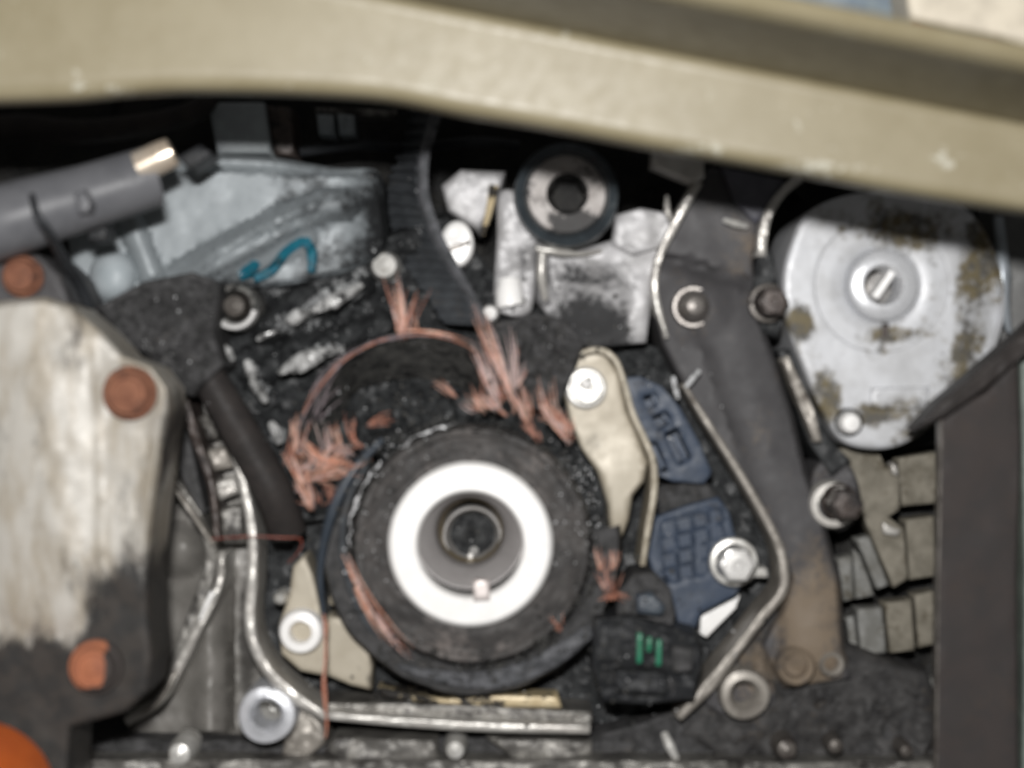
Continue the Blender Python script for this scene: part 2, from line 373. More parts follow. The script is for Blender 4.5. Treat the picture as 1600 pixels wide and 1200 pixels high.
for (x, y) in lo:
    ty = top(x) if x > 500 else top(500)-(500-x)*.12
    wz = lambda q, dq, dd: (P(x, q, dq).x, -dd/1000, P(x, q, dq).z)
    z0 = P(x, ty, 136).z; xx = P(x, ty, 136).x
    for dd, dz in ((136, 0), (150, -.0005), (170, -.0012), (196, -.0021), (203, -.0026), (207, -.0022), (209, -.0006), (208, .0020), (204, .0034), (150, .0046), (128, .0056)):
        v.append((xx, -dd/1000, z0+dz))
n = 11
for i in range(len(lo)-1):
    for j in range(n-1): F.append((i*n+j, (i+1)*n+j, (i+1)*n+j+1, i*n+j+1))
MB().add(v, F).build('flange', M['rail'], rail, sharp=50)

# things above the rail, top right corner
fd = MB(); plate(fd, [(1000, -260), (2000, -260), (2000, 190), (1000, 60)], 60, 10, 12, rough_f(3, 120, 4), step=30)
tag(fd.build('inner_fender', M['fender']), 'blue grey painted panel glimpsed above the right end of the tan rail', 'fender panel')
pc = thing('plastic_housing', 'cream plastic housing with rusty orange edge in the top right corner above the rail', 'housing', (1500, 10, 90))
q = MB(); plate(q, [(1405, -60), (1640, -60), (1640, 92), (1560, 60), (1420, 32)], 92, 20, 14, step=20, sm=False); q.build('housing_shell', M['cream'], pc)
q = MB(); tube(q, [(1425, 36, 93), (1480, 52, 94), (1560, 66, 94), (1650, 96, 94)], 6); q.build('orange_edge', M['rust'], pc)

# ------------------------------------------------------------------ upper left casting
hc = thing('head_casting', 'clean blue grey cast aluminium cover, upper left, with teal paint strokes on it', 'engine casting', (400, 340, 0))
f = addf(rough_f(.25, 80, 1), lambda x, y: -9*min(1, max(0, (x-520)/80))**2, ridge([(262, 446), (330, 404), (400, 368), (450, 340), (500, 322), (540, 318)], 6, 26), ridge([(320, 440), (400, 398), (470, 372)], 3, 26), ridge([(246, 470), (236, 430), (216, 380), (200, 335)], 5, 20), ridge([(286, 430), (340, 394), (404, 358), (455, 334), (490, 322)], 3, 9),
         ridge([(300, 250), (420, 255), (560, 262)], 3, 16), lambda x, y: -3/(1+math.exp(-((y-452)+(x-300)*.5)/5)))
headf = f
c = MB(); plate(c, [(110, 300), (190, 252), (300, 243), (420, 246), (520, 262), (590, 268), (600, 320), (604, 372), (580, 408), (500, 436), (420, 448), (345, 452), (300, 476), (230, 500), (130, 470)], 8, 55, 8, f, step=7, sm=True)
c.build('cover', M['alu'], hc)
c = MB(); plate(c, circ(176, 432, 40, 28, 44), 16, 22, 34, step=6, bz=11); c.build('dome', mat('dome_aluminium', (.40, .44, .46), (.33, .37, .39), metal=.0, rough=.5, bump=.05), hc)
for st, wd in (([(374, 432), (388, 424), (402, 408)], [12, 22, 12]), ([(396, 436), (424, 422), (446, 394), (470, 378), (484, 380)], [13, 16, 15, 15, 17]), ([(476, 378), (487, 392), (486, 426)], [15, 17, 12])):
    c = MB(); plate(c, band(st, wd), 8.7, 3, 1, headf, step=5, bz=.25); c.build('paint_stroke', M['teal'], hc)

# pieces under the rail, in its shadow
c = MB(); plate(c, [(325, 160), (412, 160), (424, 240), (340, 240)], -8, 30, 6, step=14)
tag(c.build('relay_box', mat('shaded_grey_plastic', (.30, .33, .34), (.24, .26, .27), metal=0, rough=.5, bump=.1)), 'plain grey box in the shadow directly under the rail, above the blue grey casting', 'box')
c = MB(); plate(c, [(414, 165), (455, 168), (462, 245), (428, 242)], -14, 24, 6, step=14)
tag(c.build('bracket_strip', M['brown']), 'narrow brown strip bracket just right of the grey box under the rail', 'bracket')
c = MB(); tube(c, [(-80, 214, 10), (30, 200, 14), (120, 206, 12), (220, 196, 6), (300, 176, -4), (330, 150, -10)], [20, 22, 20, 19, 18, 18], 14)
tag(c.build('wiring_harness', M['hose']), 'thick dark taped wiring harness in the shadow under the left end of the rail', 'wiring harness')
c = MB(); tube(c, [(470, 236, -20), (560, 226, -18), (640, 232, -24), (740, 222, -20), (810, 228, -24)], 9, 10)
tag(c.build('vacuum_hose', M['wire']), 'thin black hose running in the shadow behind the upper end of the toothed belt', 'hose')
sw = thing('spring_clip', 'pale twin prong clip in the dark gap under the rail', 'clip', (525, 190, -10))
for x in (508, 540):
    c = MB(); plate(c, [(x-13, 178), (x+13, 180), (x+16, 212), (x-10, 210)], -12, 14, 6, step=10); c.build('prong', M['alu'], sw)
c = MB(); plate(c, [(490, 168), (620, 172), (618, 182), (494, 180)], -16, 12, 4, step=12); c.build('base_strip', M['alu_lower'], sw)

# ------------------------------------------------------------------ grimy rear cover with wet ridges
rc = thing('rear_timing_cover', 'soot and oil covered rear timing cover with wet diagonal ridges left of the belt', 'timing cover', (480, 520, -8))
f = addf(rough_f(4, 50, 5), rough_f(.5, 14, 6), ridge([(420, 510), (470, 478), (560, 442)], 11, 28), ridge([(400, 590), (470, 548), (600, 510)], 8, 22), ridge([(360, 545), (430, 500)], 5, 15), lambda x, y: 9/(1+math.exp((y-(472-(x-345)*.22))/9)))
c = MB(); plate(c, [(330, 425), (420, 420), (560, 380), (700, 330), (800, 470), (900, 500), (900, 760), (450, 820), (340, 600)], -8, 45, 8, f, step=7)
c.build('cover_panel', M['oiled'], rc)
for pts, r in (([(446, 506, 8), (462, 496, 9), (480, 488, 8)], [4, 12, 6]), ([(486, 486, 7), (520, 470, 9), (562, 448, 7)], [5, 13, 5]), ([(408, 526, 3), (424, 518, 5), (434, 512, 4)], [4, 7, 4]),
               ([(436, 584, 5), (470, 566, 8), (505, 552, 7), (536, 546, 4)], [5, 15, 11, 4])):
    c = MB(); tube(c, pts, r, 12, 4)
    for i in range(len(c.v)):
        p = Vector(c.v[i]); c.v[i] = tuple(p+Vector((1, 1, 1))*.0012*noise.noise(p*420))
    c.build('ridge_highlight', M['wet'], rc)  # pale tubes modelled as the highlights along the oily ridges
for (x0, y0, x1, y1) in ((386, 566, 394, 590), (394, 596, 414, 626), (424, 662, 436, 690), (345, 540, 362, 560)):
    c = MB(); tube(c, [(x0, y0, 6), ((x0+x1)/2+2, (y0+y1)/2, 8), (x1, y1, 5)], [6, 9, 6], 8); c.build('bare_spot', M['wet'], rc)
c = MB(); plate(c, [(768, 506), (800, 498), (836, 488), (884, 500), (914, 536), (896, 580), (872, 640), (820, 640), (780, 590)], 13, 26, 12, addf(rough_f(3, 30, 61), rough_f(1.2, 10, 62)), step=6); c.build('grime_clump', M['soot_matt'], rc)
c = MB(); lathe(c, 368, 479, 8, [(40, -20), (37, 0), (33, 3), (26, 2), (22, -3), (20, -7), (0, -6)], 48); c.build('bolt_boss', M['alu_dirty'], rc)
c = MB(); lathe(c, 368, 479, 8, [(21, -10), (19, 1), (15, 4), (0, 5)], 32); c.build('bolt', M['dullbolt'], rc)
c = MB(); lathe(c, 368, 480, 9, [(26, 2), (30, 5), (35, 4), (37, 0)], 40, 10, 200); c.build('pale_lip', M['bright'], rc)  # pale arc along the lower half of the boss

# ------------------------------------------------------------------ soot caked bracket between the mount and the cover
c = MB(); plate(c, [(225, 440), (300, 425), (345, 440), (338, 530), (350, 570), (300, 620), (275, 610), (240, 565), (190, 530), (150, 480)], 24, 60, 12, addf(rough_f(5, 55, 8), rough_f(.7, 14, 9)), step=6)
tag(c.build('caked_bracket', M['soot_matt']), 'bracket buried under dry black grime, right of the rusty bolted mount', 'bracket')
c = MB(); tube(c, [(318, 575, 14), (355, 640, 14), (395, 710, 12), (430, 775, 10), (450, 830, 4)], [26, 29, 31, 32, 30], 18)
tag(c.build('rubber_hose', M['hose']), 'smooth brown black hose slanting down beside the bright curved rim', 'hose')

# ------------------------------------------------------------------ idler pulley and tensioner bracket
tb = thing('tensioner_bracket', 'light grey aluminium tensioner bracket below the round idler pulley', 'bracket', (900, 430, 0))
f = addf(rough_f(.6, 60, 11), ridge([(845, 392), (850, 470)], 3, 10), dome(930, 470, 60, -3))
c = MB(); plate(c, [(836, 372), (900, 392), (965, 372), (985, 330), (1040, 332), (1046, 380), (1024, 420), (1010, 535), (920, 545), (860, 500), (838, 470)], 2, 45, 7, f, step=8); c.build('body', M['tens'], tb)
c = MB(); plate(c, [(782, 300), (826, 312), (838, 372), (834, 470), (822, 492), (790, 492), (772, 470), (776, 380)], 6, 45, 9, rough_f(1.0, 30, 12), step=8, sm=True); c.build('leg', M['tens'], tb)
c = MB(); tube(c, [(796, 440, 8), (796, 468, 10), (798, 478, 10)], [18, 22, 22], 16); c.build('foot', M['bright'], tb)
c = MB(); lathe(c, 766, 490, 6, [(14, -14), (14, 0), (10, 3), (0, 4)], 24); c.build('pin', M['bright'], tb)
c = MB(); tube(c, [(848, 388, 7), (846, 430, 7), (852, 468, 5)], [6, 8, 5], 10); c.build('edge_rib', M['rim'], tb)
c = MB(); tube(c, [(838, 388, 8), (862, 392, 8), (905, 397, 6), (940, 392, 4)], [5, 7, 4, 3], 10); c.build('edge_rib', M['rim'], tb)
c = MB(); tube(c, [(772, 290, 6), (764, 330, 6), (754, 368, 3)], [8, 6, 3], 8); c.build('gold_edge', M['gold'], tb)
c = MB(); plate(c, [(720, 265), (790, 268), (775, 320), (748, 360), (700, 330), (690, 290)], 0, 40, 8, rough_f(.4, 40, 13), step=8); c.build('web', M['tens'], tb)
c = MB(); plate(c, [(962, 336), (1000, 325), (1050, 334), (1046, 382), (990, 400), (955, 384)], 5, 10, 5, rough_f(.6, 30, 14), step=9); c.build('pad', M['tens'], tb)
sb = thing('slotted_screw', 'bright slotted screw beside the toothed belt run', 'screw', (714, 381, 10))
c = MB(); plate(c, circ(714, 381, 26, 28, 36), 10, 25, 8, dome(706, 362, 18, 1), step=5); c.build('head', M['bright'], sb)
c = MB(); plate(c, [(690, 389), (733, 374), (735, 381), (694, 397)], 11.4, 4, 1.5, step=8); c.build('slot', M['dullbolt'], sb)
c = MB(); lathe(c, 602, 416, -2, [(26, -14), (24, 0), (18, 5), (0, 6)], 32)
tag(c.build('round_stud', M['bolt']), 'bright round stud half hidden on the left side of the belt run', 'stud')

ip = thing('idler_pulley', 'round idler pulley with dark rim and bright metal face just under the rail', 'pulley', (885, 305, 12))
c = MB(); lathe(c, 885, 305, 12, [(78, -34), (82, -30), (83, -2), (80, 2), (72, 3), (66, 2), (63, -2), (60, -3)], 72); c.build('rim', mat('dark_pulley_rim', (.05, .062, .07), (.035, .042, .048), (.09, .1, .105), scale=90, thr=(.55, .75), metal=.2, rough=.35, drough=.4, bump=.12), ip)
c = MB(); lathe(c, 885, 303, 9, [(67, -4), (63, 0), (60, 1), (32, 1.5), (30, 0)], 56, f=lambda a, i, r, z: (r, z+.3*math.sin(3*a))); c.build('face', mat('pulley_face', (.46, .43, .41), (.36, .33, .31), (.07, .068, .067), scale=80, thr=(.55, .68), metal=.0, rough=.5, bump=.1, blobs=[(895, 355, (55, 32), .3), (850, 270, 40, .05)], speck=.7), ip)
c = MB(); lathe(c, 888, 303, 11, [(34, -2), (31, .2), (29, -1), (27, -14), (0, -14)], 48, hexa=(2, 3)); c.build('hex_socket', M['dark'], ip)

# ------------------------------------------------------------------ grey tube, upper left
gt = thing('solenoid_body', 'smooth grey plastic cylinder with a shiny pin and black plug at its end', 'cylinder', (120, 320, 60))
c = MB(); tube(c, [(-220, 418, 78), (-80, 372, 72), (0, 347, 66), (120, 312, 60), (222, 281, 55), (238, 276, 54)], [66, 62, 60, 56, 50, 48], 40, 10); c.build('body', M['greyplastic'], gt)
c = MB(); plate(c, [(116, 302), (132, 296), (142, 318), (138, 332), (124, 334)], 74, 10, 4, step=6); c.build('boss', M['greyplastic'], gt)
c = MB(); plate(c, [(130, 352), (160, 344), (170, 366), (166, 374), (140, 378)], 54, 12, 4, step=6); c.build('lug', M['black_plastic'], gt)
c = MB(); tube(c, [(216, 262, 60), (246, 248, 60), (266, 239, 60), (270, 237, 60)], [25, 25, 25, 23], 24, 4); c.build('pin', M['brass'], gt)
c = MB(); plate(c, [(276, 246), (312, 226), (334, 240), (296, 266)], 50, 16, 4, step=8); c.build('plug', M['black_plastic'], gt)
c = MB(); tube(c, [(50, 306, 76), (58, 335, 84), (78, 365, 80), (96, 400, 66), (122, 440, 50), (140, 480, 44)], [5, 6, 8, 10, 10, 8], 12)
tag(c.build('retaining_clip', M['wire']), 'thin black wire clip hooked over the grey plastic cylinder', 'clip')

# ------------------------------------------------------------------ left mount bracket with rusty bolts
mb_ = thing('engine_mount', 'pale stained engine mount bracket on the left with three rusty bolts, sooty at the bottom', 'mount bracket', (120, 800, 70))
f = addf(rough_f(.5, 110, 15), ridge([(20, 500), (60, 560), (70, 900)], 2.5, 90), dome(203, 613, 60, -2), ridge([(255, 640), (236, 760), (222, 860)], 2, 14))
out = [(-300, 470), (-60, 478), (20, 468), (70, 464), (112, 478), (160, 520), (192, 556), (236, 574), (260, 606), (264, 640), (252, 720), (240, 800), (232, 880), (232, 960), (240, 1030), (232, 1080), (196, 1112), (110, 1136), (105, 1240), (-300, 1240)]
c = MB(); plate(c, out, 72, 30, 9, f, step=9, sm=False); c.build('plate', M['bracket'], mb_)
c = MB(); plate(c, [(-300, 390), (-20, 400), (60, 398), (95, 430), (112, 480), (60, 520), (-300, 520)], 58, 50, 10, rough_f(1, 50, 16), step=12); c.build('rear_plate', M['arm'], mb_)
def hexbolt(cx, cy, d, r, mt, parent, h=7, flange=1.25, fm=None, name='bolt', hx=(0, 1, 2)):
    c = MB(); lathe(c, cx, cy, d, [(r*flange, -1), (r*flange, .6), (r*flange*.94, 1.4), (r*1.02, 1.6), (r*.97, .6)], 48); 
    if fm is None or fm is mt:
        lathe(c, cx, cy, d, [(r, .5), (r, h-1.2), (r*.9, h), (r*.72, h+.1), (r*.66, h-.5), (r*.3, h-.4), (r*.2, h+.1), (0, h+.1)], 48, hexa=hx); return c.build(name, mt, parent)
    b = MB(); lathe(b, cx, cy, d, [(r, .5), (r, h-1.2), (r*.9, h), (r*.72, h+.1), (r*.66, h-.5), (r*.3, h-.4), (r*.2, h+.1), (0, h+.1)], 48, hexa=hx)
    o = b.build(name, mt, parent)
    c.build('washer', fm, o)
    return o
o = hexbolt(203, 614, 73, 34, M['rust'], mb_, 4.5, hx=None); o['label'] = 'rusty bolt at the upper right of the mount'
o = hexbolt(150, 1042, 73, 34, M['rusthalf'], mb_, 4.5, hx=None); o['label'] = 'half sooted rusty bolt at the bottom of the mount'
o = hexbolt(36, 432, 60, 26, M['rust'], mb_, 4.5, hx=None); o['label'] = 'small rusty bolt at the top of the mount'
c = MB(); lathe(c, -84, 1286, 110, [(128, -30), (130, -4), (122, 6), (90, 10), (0, 11)], 64)
tag(c.build('orange_cap', M['orange']), 'blurred orange plastic cap in the bottom left corner', 'cap')

# ------------------------------------------------------------------ lower left casting between mount and rim
lc = thing('block_casting', 'dull grimed aluminium casting with curved ribs between the mount and the bright curved rim', 'engine casting', (320, 900, -5))
f = addf(rough_f(.8, 70, 17), lambda x, y: (5*math.exp(-((x-325)/24)**2)-6*math.exp(-((x-359)/4)**2))*min(1, max(0, (y-880)/60)), dome(280, 860, 46, 9))
c = MB(); plate(c, [(230, 560), (320, 590), (385, 760), (400, 900), (400, 1010), (470, 1100), (520, 1150), (200, 1150), (200, 900)], -14, 40, 8, f, step=7); c.build('wall', mat('smooth_sooted_casting', (.19, .18, .165), (.145, .138, .125), (.05, .047, .043), scale=50, thr=(.52, .9), metal=.1, rough=.42, bump=.12, grain=.3, blobs=[(378, 980, (22, 190), .35), (300, 1010, (40, 120), -.1)]), lc)
for pts, wd, d0, mt in (([(266, 735), (300, 790), (326, 845), (330, 880), (312, 940), (282, 1010), (262, 1070), (232, 1108)], [9, 10, 16, 22, 20, 16, 14, 10], 6, 'alu_lower'),
                        ([(346, 862), (344, 905), (328, 945), (300, 1000), (270, 1060), (244, 1100), (196, 1128)], [11, 12, 13, 14, 14, 13, 12], 10, 'rim'),
                        ([(332, 925), (318, 955), (312, 968)], [7, 8, 5], 14, 'bright'),
                        ([(272, 1052), (258, 1082), (240, 1104), (222, 1116)], [8, 8, 8, 5], 14, 'rim_dull'),
                        ([(270, 760), (298, 800), (322, 836), (334, 852)], [6, 7, 8, 6], 12, 'rim_dull')):
    c = MB(); plate(c, band(pts, wd), d0, 26, 4, rough_f(.6, 20, 18), step=8); c.build('curved_rib', M[mt], lc)
for poly, mt, d0 in (([(310, 652), (332, 644), (348, 680), (326, 690)], 'alu_lower', 0), ([(316, 704), (354, 696), (364, 730), (332, 738)], 'rim_dull', 1), ([(332, 754), (368, 742), (375, 770), (340, 784)], 'rim', 2), ([(338, 796), (378, 788), (384, 850), (348, 852)], 'alu_lower', 0)):
    c = MB(); plate(c, poly, d0, 14, 9, rough_f(.8, 18, 19), step=7); c.build('step_rib', M[mt], lc)
c = MB(); plate(c, band([(286, 618), (304, 680), (330, 760), (340, 850)], [16, 14, 12, 10]), 8, 30, 4, rough_f(.5, 20, 20), step=8); c.build('dark_web', M['brown'], lc)
c = MB(); plate(c, [(268, 640), (284, 640), (300, 700), (322, 800), (314, 806), (280, 740), (262, 700)], 4, 30, 5, step=8); c.build('dark_web', M['soot_matt'], lc)

# ------------------------------------------------------------------ timing case: floor and bright machined rim
tc = thing('timing_case', 'black oily timing case with a thin bright machined rim curving round the crank sprocket', 'timing case', (760, 900, -15))
f = addf(rough_f(3, 45, 21), rough_f(.5, 14, 22))
c = MB(); plate(c, [(360, 600), (900, 500), (1080, 560), (1215, 870), (1215, 940), (1060, 1130), (500, 1130), (400, 1010)], -20, 30, 8, f, step=9); c.build('floor', M['soot'], tc)
for pts, wd, d0, mt in (([(302, 602), (330, 634), (358, 690), (378, 750), (393, 830), (394, 900), (390, 960), (396, 1005), (420, 1050), (462, 1090), (512, 1122)], [8, 12, 13, 14, 15, 16, 16, 16, 17, 18, 14], 14, 'rim'),
                        ([(510, 1118), (600, 1126), (720, 1134), (840, 1138), (922, 1140)], [12, 14, 15, 15, 13], 12, 'rim'),
                        ([(1068, 600), (1100, 652), (1150, 730), (1190, 798), (1216, 850), (1225, 890), (1222, 925), (1190, 965), (1140, 1030), (1104, 1076), (1060, 1122)], [7, 10, 11, 12, 13, 14, 15, 14, 15, 20, 12], 12, 'rim_dull')):
    c = MB(); plate(c, band(pts, wd), d0, 24, 4.5, rough_f(.35, 25, 23), step=8); c.build('rim', M[mt], tc)
c = MB(); plate(c, [(505, 1098), (700, 1100), (925, 1112), (925, 1133), (720, 1127), (510, 1112)], 4, 26, 4, rough_f(.5, 20, 24), step=8); c.build('rim_step', M['alu_lower'], tc)
def boss(cx, cy, d, ro, ri, mt, parent, hm=None):
    c = MB(); lathe(c, cx, cy, d, [(ro, -40), (ro, -2), (ro*.93, 0), (ri*1.3, .6), (ri, -1), (ri*.9, -16)], 48,
                    f=lambda a, i, r, z: (r*(1+.02*math.sin(3*a+cx)), z)); o = c.build('boss', mt, parent)
    b = MB(); lathe(b, cx, cy, d, [(ri*.95, -16), (ri*.6, -24), (0, -25)], 32); b.build('bore', hm or M['bolt'], o)
    return o
boss(416, 1118, 16, 46, 23, mat('bright_boss', (.62, .63, .66), (.48, .49, .51), (.1, .1, .1), scale=90, thr=(.58, .72), metal=.3, rough=.38, bump=.2), tc)
boss(1164, 1086, 12, 40, 20, M['rim_dull'], tc, M['bolt'])
c = MB(); plate(c, [(455, 1090), (505, 1128), (512, 1160), (470, 1190), (440, 1180), (448, 1140)], 4, 30, 10, rough_f(1.5, 25, 25), step=8); c.build('web', M['rim_dull'], tc)
c = MB(); plate(c, [(1118, 1030), (1150, 1040), (1200, 1040), (1215, 1090), (1180, 1140), (1130, 1120), (1098, 1100)], 2, 36, 10, rough_f(1.5, 30, 26), step=9); c.build('web', M['arm'], tc)

# ------------------------------------------------------------------ bottom pan
op = thing('oil_pan', 'grimy dark oil pan edge along the bottom of the picture', 'oil pan', (800, 1180, 0))
f = addf(rough_f(4, 60, 27), rough_f(.7, 18, 28))
c = MB(); plate(c, [(100, 1150), (400, 1158), (930, 1150), (1060, 1110), (1300, 1060), (1420, 1040), (1470, 1120), (1480, 1330), (100, 1330)], -2, 45, 10, f, step=10); c.build('pan_wall', M['soot_matt'], op)
c = MB(); plate(c, [(520, 1152), (682, 1156), (684, 1184), (640, 1192), (540, 1188), (505, 1176)], 8, 18, 5, rough_f(.8, 25, 29), step=9); c.build('flange', M['alu_lower'], op)
c = MB(); plate(c, [(760, 1152), (925, 1158), (925, 1180), (860, 1188), (800, 1184)], 6, 18, 5, rough_f(.8, 25, 30), step=9); c.build('flange', M['alu_lower'], op)
c = MB(); plate(c, [(110, 1186), (1500, 1190), (1500, 1260), (110, 1260)], 12, 20, 6, rough_f(1.5, 40, 31), step=14); c.build('lower_ledge', M['alu_lower'], op)
for x, y, r, mt in ((286, 1172, 22, 'bolt'), (712, 1166, 18, 'bolt'), (1300, 1160, 15, 'dullbolt'), (1225, 1165, 20, 'dullbolt'), (1410, 1168, 13, 'dullbolt')):
    c = MB(); lathe(c, x, y, 6, [(r, -12), (r*.95, 3), (r*.7, 7), (0, 8)], 24); c.build('stud', M[mt], op)
c = MB(); tube(c, [(1038, 1146, 8), (1046, 1165, 10), (1056, 1184, 8)], [6, 8, 6], 10); c.build('bare_edge', M['bolt'], op)

# ------------------------------------------------------------------ right arm casting
ac = thing('mount_arm', 'dark grey grimed casting arm sloping down the right side, turning tan at the bottom', 'casting arm', (1180, 650, 5))
f = addf(rough_f(.6, 80, 32), ridge([(1040, 405), (1110, 425), (1185, 450)], -2.5, 10), dome(1082, 480, 60, 2.5), ridge([(1130, 480), (1190, 640), (1260, 850), (1275, 1000)], 4, 55))
c = MB(); plate(c, [(1075, 300), (1110, 262), (1200, 280), (1192, 330), (1176, 400), (1180, 470), (1214, 570), (1240, 650), (1262, 740), (1290, 820), (1312, 900), (1320, 1010), (1330, 1060), (1225, 1075), (1190, 1010), (1218, 960), (1232, 905), (1218, 860), (1184, 792), (1132, 704), (1070, 606), (1036, 540), (1018, 470), (1028, 400), (1052, 350)], 6, 50, 8, f, step=9)
c.build('arm', M['arm'], ac)
for pts, wd, mt in (([(1042, 528), (1026, 470), (1024, 430), (1034, 392), (1052, 356), (1072, 318), (1092, 284)], [6, 10, 11, 11, 13, 13, 14], 'rim'), ([(1190, 400), (1192, 370), (1200, 336), (1222, 302), (1250, 278)], [14, 15, 14, 13, 14], 'rim')):
    c = MB(); plate(c, band(pts, wd), 12, 26, 4, rough_f(.4, 20, 33), step=8); c.build('raised_edge', M[mt], ac)
c = MB(); plate(c, [(1020, 236), (1100, 252), (1100, 278), (1080, 284), (1018, 258)], 20, 14, 5, step=8); c.build('tab', M['rim'], ac)
c = MB(); plate(c, [(1128, 262), (1226, 282), (1205, 330), (1180, 350), (1150, 320)], 10, 30, 6, rough_f(.8, 30, 34), step=9); c.build('upper_web', mat('slate_paint', (.10, .10, .12), (.075, .075, .09), metal=.1, rough=.45, bump=.2), ac)
c = MB(); tube(c, [(1132, 344, 10), (1150, 350, 12), (1166, 354, 10)], [4, 6, 4], 10); c.build('bare_edge', M['bolt'], ac)
c = MB(); tube(c, [(1042, 306, 12), (1043, 330, 14), (1050, 346, 13)], [3, 5, 4], 10); c.build('bare_edge', M['rim'], ac)
c = MB(); lathe(c, 1082, 480, 8, [(34, -4), (34, 1), (31, 2.5), (27, 2.5), (25, 5), (20, 8), (12, 10), (0, 10.5)], 48); c.build('bolt', mat('oily_round_bolt', (.30, .28, .26), (.22, .2, .185), (.08, .07, .06), scale=90, thr=(.58, .72), metal=.6, rough=.26, bump=.05), ac)
hexbolt(1200, 474, 12, 24, M['brown'], ac, 14, 1.3, M['dullbolt'])
c = MB(); plate(c, [(1186, 380), (1206, 392), (1226, 500), (1216, 528), (1190, 520), (1174, 460)], 8, 30, 6, rough_f(1.2, 24, 35), step=8); c.build('bolt_lug', M['soot'], ac)
c = MB(); plate(c, [(1270, 735), (1300, 716), (1330, 730), (1345, 780), (1330, 820), (1300, 830), (1268, 800)], 2, 30, 8, rough_f(1.2, 24, 36), step=8, sm=True); c.build('bolt_lug', M['arm'], ac)
o = MB(); lathe(o, 1300, 788, 8, [(38, -6), (38, 1), (34, 3), (24, 3)], 48); o.build('bright_washer', M['rim'], ac)
o = hexbolt(1312, 784, 12, 25, M['brown'], ac, 16, 1.15); o['label'] = 'long brown bolt head standing on a bright washer'
for x, y, r in ((1242, 1040, 34), (1298, 1036, 22)):
    c = MB(); lathe(c, x, y, 8, [(r, -10), (r*.95, 1), (r*.8, 3), (r*.55, 2), (r*.45, -1), (0, -2)], 40); c.build('boss', M['rim_dull'] if r < 30 else M['arm'], ac)
c = MB(); plate(c, [(1150, 1020), (1215, 935), (1240, 990), (1330, 1008), (1400, 1036), (1450, 1050), (1470, 1130), (1440, 1210), (1280, 1220), (1160, 1200), (1060, 1150), (1096, 1090)], 1, 30, 26, addf(rough_f(3.5, 45, 37), rough_f(.8, 16, 38), dome(1330, 1110, 50, 3), dome(1400, 1090, 40, 3)), step=7); c.build('foot', mat('brown_sooted_foot', (.070, .068, .067), (.042, .041, .041), (.15, .12, .09), scale=80, thr=(.55, .9), metal=0, spec=.12, rough=.6, drough=.6, bump=.3, bscale=300, blobs=[(1190, 1030, (70, 60), .3)]), ac)
# thin bright strip between arm and pump
c = MB(); plate(c, [(1222, 560), (1232, 556), (1272, 640), (1284, 690), (1272, 690), (1240, 610)], 12, 12, 3, rough_f(.4, 20, 38), step=7)
tag(c.build('edge_strip', M['rim_dull']), 'thin bright metal strip between the dark arm and the silver pump', 'metal strip')
c = MB(); plate(c, [(1214, 545), (1236, 545), (1300, 690), (1330, 720), (1300, 745), (1262, 690)], 4, 30, 5, rough_f(.8, 20, 39), step=8)
tag(c.build('gasket', M['soot']), 'black oily gasket edge running along the left side of the silver pump', 'gasket')

# ------------------------------------------------------------------ silver pump on the right
pp = thing('pump_housing', 'big silver round pump housing with brown stains and a central bore', 'pump', (1385, 480, 10))
f = addf(rough_f(.12, 90, 40), lambda x, y: -5*max(0, (x-1500)/60) if x > 1500 else 0)
outl = [(1222, 440), (1236, 378), (1262, 332), (1320, 306), (1390, 300), (1460, 306), (1520, 336), (1556, 400), (1570, 470), (1556, 540), (1520, 604), (1466, 656), (1420, 690), (1370, 702), (1316, 690), (1282, 640), (1252, 570), (1230, 510)]
c = MB(); plate(c, outl, 14, 55, 10, f, step=7, sm=True, holes=[circ(1378, 446, 110, 90)], hbev=False); c.build('housing', M['pump'], pp)
c = MB(); lathe(c, 1378, 446, 14, [(110.5, -6), (110.3, -.1), (106, -.15), (104, -.5), (84, -.5), (66, -.5), (60, -.9), (56, -2)], 110); c.build('recess_ring', M['pump'], pp)
c = MB(); lathe(c, 1378, 446, 14, [(58, -14), (57, -1), (54, 2.6), (50, 3.2), (32, 3.2), (29, 1.5), (28, -14)], 72); c.build('hub', mat('turned_hub', (.64, .65, .67), (.57, .58, .6), metal=.35, rough=.28, bump=.02), pp)
c = MB(); lathe(c, 1378, 446, 12, [(29, -14), (20, -13), (0, -12)], 40); c.build('bore', M['steel'], pp)
c = MB(); plate(c, [(1362, 462), (1392, 420), (1402, 424), (1372, 468)], 11, 12, 3, step=6); c.build('slot_highlight', M['bright'], pp)  # bright sliver modelled as the highlight inside the bore
c = MB(); lathe(c, 1326, 660, 15, [(22, -6), (22, .5), (19, .8)], 36); c.build('screw_seat', M['dark'], pp)
c = MB(); lathe(c, 1327, 661, 15, [(18, -2), (17, 2), (13, 4), (0, 5)], 36); c.build('screw', M['bright'], pp)
c = MB(); plate(c, [(1390, 505), (1386, 530), (1378, 530), (1378, 505)], 13.6, 5, 1.2, step=6); c.build('timing_notch', M['brown'], pp)
for poly, mt in (([(1360, 606), (1452, 604), (1448, 640), (1362, 640)], 'pump'),):
    c = MB(); plate(c, poly, 15.4, 5, 4, rough_f(.1, 40, 41), step=9); c.build('pad', M[mt], pp)
